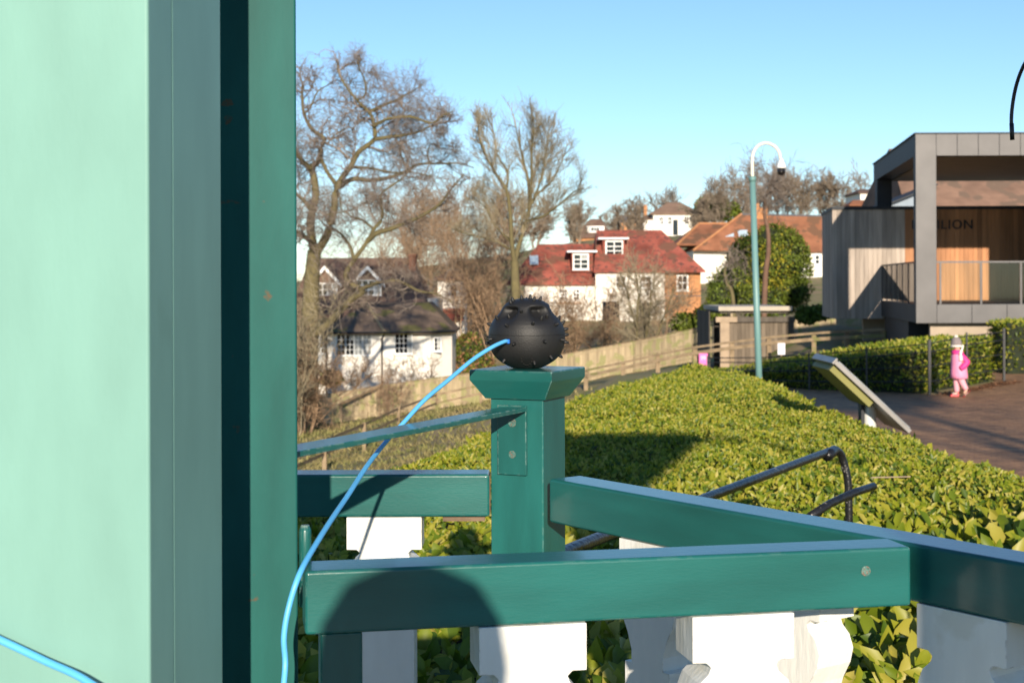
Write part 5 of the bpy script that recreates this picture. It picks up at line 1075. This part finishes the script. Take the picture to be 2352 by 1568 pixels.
pbx(.02, .50, 8.9, 9.5, 4.60, SOF - .003).build('back_column', ZINCD, pav)
pbx(5.0, 9, .012, 7.6, ST + .002, SOF - .004).build('end_wall', ZINCD, pav)
# timber box behind the balcony
UL, V0, V1, BB, BTp = -1.51, 7.80, 12.1, 1.04, 4.57
pbx(UL + .04, 9, V0 + .05, V1, BB + .02, BTp - .1).build('timber_box', ZINCD, pav)
pbx(UL - .02, 9, V0 - .03, V1 + .02, BTp - .10, BTp).build('parapet_trim', ZINCD, pav)
bmg, bmr = pbx(0, .136, 0, .03, 0, 1), None
u = UL; k = 0
while u < 6.4:
    pbx(u, u + .136, V0 + .02 - .006 * (k % 2), V0 + .049, BB, BTp - .101, R_.random()).build('cladding_board', LARCHG if u < .72 else LARCHR, pav); u += .1425; k += 1
v = V0 + .06
while v < V1 - .1: pbx(UL + .005 * (k % 2), UL + .039, v, v + .136, BB, BTp - .101, R_.random()).build('cladding_board', LARCHG, pav); v += .1425; k += 1
# lettering on the timber wall
fc = bpy.data.curves.new('lettering', 'FONT'); fc.body = 'PAVILION'; fc.size = .52; fc.extrude = .02; fc.space_character = 1.12
fo = bpy.data.objects.new('lettering', fc); C.objects.link(fo); bpy.context.view_layer.update()
fm_ = bpy.data.meshes.new_from_object(fo.evaluated_get(bpy.context.evaluated_depsgraph_get())); bpy.data.objects.remove(fo); fm_.materials.append(IRON)
wx = max(v_.co.x for v_ in fm_.vertices); sc = 1.92 / wx * 1.0
tx = link_mesh('lettering', fm_, pav, PV(.0, V0 - .04, 0)); tx.rotation_euler = (math.pi / 2, 0, 0); pl0 = at(2094, 526, 44.6); tx.location = Vector((pl0.x, PV(1, V0 - .025, 0)[1], pl0.z)) - wloc(pav); tx.scale = (sc, sc * 1.02, 1)
# balustrade of glass
HRW = 2.73
pbx(.535, 4.99, .06, .11, HRW - .045, HRW).build('handrail', ZINC, pav); pbx(.02, .06, .46, 7.75, HRW - .045, HRW).build('handrail', ZINCD, pav)
for u in (.62, 1.68, 2.72, 3.78, 4.85): pbx(u, u + .05, .065, .105, ST + .001, HRW - .046).build('baluster_post', ZINC, pav)
for a_, b_ in ((.68, 1.67), (1.74, 2.71), (2.78, 3.77), (3.84, 4.84)): pbx(a_, b_, .08, .09, ST + .06, HRW - .05).build('glass_panel', GLASS, pav)
vv_ = [.5, 1.7, 2.9, 4.1, 5.3, 6.5, 7.7]
for i, v in enumerate(vv_):
    pbx(.022, .058, v, v + .05, ST + .001, HRW - .046).build('baluster_post', ZINCD, pav)
    if i < 6: pbx(.035, .045, v + .055, v + 1.19, ST + .06, HRW - .05).build('glass_panel', GLASS, pav)
# undercroft
pbx(.42, 9, .35, .6, -.1, SB - .01).build('plinth_wall', CONC, pav); pbx(.1, .9, 2.2, 7.6, -.2, SB - .005).build('undercroft_wall', ZINCD, pav)
pbx(-.4, 9, 9.2, 9.6, -.2, BB - .002).build('undercroft_wall', CONC, pav)
# tiled house behind the pavilion
hb = thing('brown_tiled_house', (24, 64, 0), 'house with broad brown tiled roof seen through the pavilion opening', 'house')
MB().box(18.2, 32, 63, 72, gz(24, 64) - .2, 5.2).build('wall', RENDER_, hb); hip_roof(17.8, 32, 63, 72, 5.2, 8.5, .5, .5, .4).build('roof', rows(mat('faded_brown_tiles', (0.21, 0.125, 0.085), .9, .25, 1.2, moss=((0.15, 0.10, 0.07), .55, 1.0)), .25, .8), hb)
gb = thing('grey_clad_shed', (16.6, 60, 0), 'small blue grey clad lean-to glimpsed beside the pavilion rear column', 'shed')
mb = MB(); z0 = gz(16.5, 60) - .2
mb.add([(15.7, 60, z0), (17.7, 60, z0), (17.7, 60, 6.15), (15.7, 60, 5.35), (15.7, 62.5, z0), (17.7, 62.5, z0), (17.7, 62.5, 6.15), (15.7, 62.5, 5.35)], [(0, 1, 2, 3), (1, 5, 6, 2), (5, 4, 7, 6), (4, 0, 3, 7), (3, 2, 6, 7)])
gbw = mb.build('wall', mat('blue_grey_cladding', (.22, .27, .33), .6, .1, 2), gb)
MB().hexa([(15.5, 59.7, 5.28), (17.9, 59.7, 6.24), (17.9, 62.7, 6.24), (15.5, 62.7, 5.28), (15.5, 59.7, 5.36), (17.9, 59.7, 6.32), (17.9, 62.7, 6.32), (15.5, 62.7, 5.36)]).build('roof', ZINCD, gb)
for x in (16.3, 17.0): MB().box(x, x + .3, 59.95, 59.995, 4.6, 5.3).build('window', PANE, gb)

# ------------------------------------------------------------------ people
def skin_body(name, verts, edges, radii, m, parent, root=0):
    me = bpy.data.meshes.new(name); me.from_pydata(verts, edges, []); o = bpy.data.objects.new(name, me); C.objects.link(o); o.parent = parent
    sk_ = o.modifiers.new('skin', 'SKIN'); sk_.use_smooth_shade = True
    for i, rr in enumerate(radii): me.skin_vertices[0].data[i].radius = (rr, rr) if not isinstance(rr, tuple) else rr
    me.skin_vertices[0].data[root].use_root = True
    ss = o.modifiers.new('sub', 'SUBSURF'); ss.levels = 2; ss.render_levels = 2; me.materials.append(m)
    return o
cb = at(2203, 916, 27.0); cb.z = 0.014
ch = thing('person', cb, 'child in pink coat, grey knitted hat and pale pink leggings walking on the paving', 'person')
bv = [(0, 0, .50), (-.02, 0, .62), (-.03, 0, .78), (-.03, 0, .86), (-.045, 0, .92), (-.06, 0, 1.00), (-.065, 0, 1.07),
      (-.02, .05, .46), (-.04, .05, .27), (-.035, .05, .07), (-.09, .05, .035), (-.01, -.05, .46), (.035, -.05, .28), (.115, -.05, .13), (.065, -.05, .055),
      (-.03, .12, .80), (.03, .16, .66), (-.02, .15, .54), (-.045, .145, .49), (-.03, -.12, .80), (.05, -.16, .68), (-.01, -.17, .58), (-.035, -.17, .53)]
be = [(0, 1), (1, 2), (2, 3), (3, 4), (4, 5), (5, 6), (0, 7), (7, 8), (8, 9), (9, 10), (0, 11), (11, 12), (12, 13), (13, 14), (2, 15), (15, 16), (16, 17), (17, 18), (2, 19), (19, 20), (20, 21), (21, 22)]
br = [.10, .10, .10, .05, .055, .085, .07, .065, .05, .035, .03, .065, .05, .035, .03, .05, .04, .032, .025, .05, .04, .032, .025]
skin_body('body', bv, be, br, SKIN, ch)
for s_x in ([(-.018, .05, .44), (-.04, .05, .27), (-.035, .05, .09)], [(-.01, -.05, .44), (.035, -.05, .28), (.108, -.05, .145)]):
    MB().tube(smooth_path([cb + Vector(p) for p in s_x], 4), [.080, .075, .070, .066, .062, .057, .053, .05, .048], 12).build('legging', LEGG, ch, smooth=True)
def ring_cloth(lv, name, m, n=20):
    mb = MB(); vs_ = []
    for (cx, cy, cz, rx, ry) in lv: vs_ += [(cb.x + cx + rx * math.cos(2 * math.pi * k / n), cb.y + cy + ry * math.sin(2 * math.pi * k / n), cb.z + cz) for k in range(n)]
    mb.add(vs_, [(i * n + k, i * n + (k + 1) % n, (i + 1) * n + (k + 1) % n, (i + 1) * n + k) for i in range(len(lv) - 1) for k in range(n)] + [tuple(range(n - 1, -1, -1)), tuple((len(lv) - 1) * n + k for k in range(n))])
    return mb.build(name, m, ch, smooth=True)
ring_cloth([(.0, 0, .345, .135, .15), (.0, 0, .36, .155, .165), (-.01, 0, .42, .158, .168), (-.012, 0, .50, .15, .165), (-.015, 0, .60, .142, .16), (-.02, 0, .70, .135, .155), (-.025, 0, .78, .122, .148), (-.03, 0, .83, .10, .12), (-.035, 0, .865, .07, .08)], 'coat', COAT)
for pts_ in ([(-.02, -.11, .80), (.06, -.165, .70), (.085, -.175, .66), (.0, -.185, .57), (-.03, -.18, .545)], [(-.03, .11, .80), (.02, .16, .68), (-.02, .16, .56)]):
    MB().tube(smooth_path([cb + Vector(p) for p in pts_], 4), [.062] * 4 + [.058] * (len(pts_) * 4 - 11) + [.05] * 4, 12).build('sleeve', SLEEVE, ch, smooth=True)
ring_cloth([(-.035, 0, .80, .10, .125), (-.038, 0, .835, .115, .13), (-.04, 0, .87, .10, .11), (-.042, 0, .89, .075, .08)], 'hood', SLEEVE)
ring_cloth([(-.058, 0, .965, .098, .098), (-.058, 0, .985, .104, .104), (-.058, 0, 1.03, .10, .10), (-.06, 0, 1.08, .086, .086), (-.062, 0, 1.12, .058, .058), (-.063, 0, 1.14, .02, .02)], 'hat', HATG)
ring_cloth([(-.057, 0, .945, .100, .100), (-.057, 0, .952, .108, .108), (-.057, 0, .975, .108, .108), (-.057, 0, .984, .100, .10)], 'hat_trim', FLEECE)
ring_cloth([(-.063, 0, 1.125, .02, .02), (-.063, 0, 1.135, .036, .036), (-.063, 0, 1.155, .036, .036), (-.063, 0, 1.168, .015, .015)], 'pompom', FLEECE)
MB().tube(smooth_path([cb + Vector(p) for p in ((.045, -.075, .985), (.02, -.10, .91), (-.01, -.125, .86), (-.025, -.158, .78), (-.022, -.172, .69))], 4), [.018] * 6 + [.026] * 6 + [.036] * 5, 10).build('scarf', FLEECE, ch, smooth=True)
for s, dx, dz_, pit in ((-.05, .105, .045, -.75), (.05, -.045, 0.0, 0.0)):
    P8 = [(-.125, -.04, .0), (.045, -.04, .0), (.045, .04, .0), (-.125, .04, .0), (-.11, -.03, .04), (.04, -.032, .085), (.04, .032, .085), (-.11, .03, .04)]
    def sp_(x, y, z): return cb + Vector((dx + x * math.cos(pit) - z * math.sin(pit) * -1 * -1, y + s, dz_ + z * math.cos(pit) - x * math.sin(pit)))
    sh0 = MB().hexa([sp_(*p) for p in P8]).build('shoe', SHOE, ch, bevel=.012, seg=2)
    for q in (-.075, -.05, -.025): MB().hexa([sp_(q + a_, b_, c_) for c_ in (.050, .074) for a_, b_ in ((0, -.034), (.012, -.034), (.012, .034), (0, .034))]).build('lace', FLEECE, sh0)
for s in (-1, 1): MB().lathe([(.002, -.008), (.008, -.004), (.008, .004), (.002, .008)], cb + Vector((-.142, s * .03, .955)), 8).build('eye', HOLE, ch)
# the photographer, whose head throws its shadow on the gate
pb_ = Vector((0.010, -0.215, DZ)); ph_ = thing('person', pb_, 'photographer in dark jacket standing on the deck behind the gate', 'person')
H0 = CZ + 0.185 - DZ       # crown height above the deck
k = H0 / 1.50
bv = [(0, 0, .78), (0, 0, .95), (0, 0, 1.10), (0, .02, 1.22), (0, .05, 1.29), (0, .06, 1.38), (0, .05, 1.44), (.09, 0, .74), (.10, .02, .42), (.10, -.02, .08), (.10, .10, .035), (-.09, 0, .74), (-.10, .02, .42), (-.10, -.02, .08), (-.10, .10, .035),
      (.17, 0, 1.16), (.20, .07, .99), (.12, .12, 1.10), (.07, .13, 1.20), (-.17, 0, 1.16), (-.23, .07, 1.10), (-.16, .12, 1.24), (-.09, .13, 1.30)]
bv = [(x * k, y * k, z * k) for x, y, z in bv]
br = [.14, .13, .15, .065, .06, .085, .07, .085, .06, .045, .035, .085, .06, .045, .035, .065, .05, .04, .03, .065, .05, .04, .03]
skin_body('body', bv, be, [x * k for x in br], NAVY, ph_)
MB().lathe([(.07, -.12), (.105, -.07), (.112, 0), (.104, .05), (.079, .09), (.037, .112), (.005, .117)], (pb_.x - .005, pb_.y + .075, CZ + .068), 24).build('hair', HAIR, ph_, smooth=True)
# ------------------------------------------------------------------ unseen column and trees added behind the viewer for their shadows
oc = thing('added_column', (1.02, -0.62, DZ), 'made-up mint column with a bracket, unseen behind the viewer, added for its shadow', 'column')  # added out of view to throw shadows on rail and hedge
MB().box(.665, 1.0998, -.72, -.50, DZ, CZ + 1.92).build('shaft', MINT, oc, bevel=.004)
MB().box(1.1002, 1.98, -.735, -.665, CZ + 1.83, CZ + 1.96).build('arm', TEAL, oc)
mb = MB(); mb.add([(1.1002, -.70, CZ + 1.12), (1.92, -.70, CZ + 1.829), (1.1002, -.70, CZ + 1.829), (1.1002, -.67, CZ + 1.12), (1.92, -.67, CZ + 1.829), (1.1002, -.67, CZ + 1.829)], [(0, 1, 2), (5, 4, 3), (0, 3, 4, 1), (1, 4, 5, 2), (2, 5, 3, 0)]); mb.build('bracket', TEAL, oc)
MB().tube(smooth_path([(1.98, -.70, CZ + 1.90), (2.15, -.70, CZ + 1.86), (2.38, -.7, CZ + 1.70), (2.6, -.7, CZ + 1.46)], 5), .028, 8).build('scroll', IRON, oc, smooth=True)  # thin rod added for the narrow shadow line across the hedge
bt = Tree(61); bb = Vector((9.8, -14, 0)); q = bt.wander(bb, (-.05, .0, 1), 9.5, 9, .05); bt.poly(q, .30, .12, 0)
bt.sprout(q, 5.0, .14, 0, dict(n=[8, 4, 2], ang=(35, 75), up=.3, ratio=(.5, .95), rmin=.014, seg=[7, 4, 3], gn=.22, f0=.45))  # branches added out of view to streak the paving with shadow
bt.finish('bare_tree', bb, 'unseen bare tree added behind the viewer to shade the paving', BARK, TWIG)
pn_b = Vector((9.05, -12, 0)); z0 = CZ + 9.35  # added pine, its crown sized and placed to shade the far hedge
leafy('added_pine', pn_b, [((8.95, -12, z0 + .1), (1.65, 1.6, 1.25)), ((8.2, -12, z0 - .1), (1.2, 1.2, .9)), ((9.6, -12.2, z0 + .1), (1.2, 1.2, .95))], 5200, .28, 'unseen tall pine with a small dense crown, added behind the viewer for its shadow', (NEEDLE, None, None), trunk=([pn_b, pn_b + Vector((.05, 0, 5)), pn_b + Vector((0, 0, z0))], [.22, .16, .1]), seed=15)
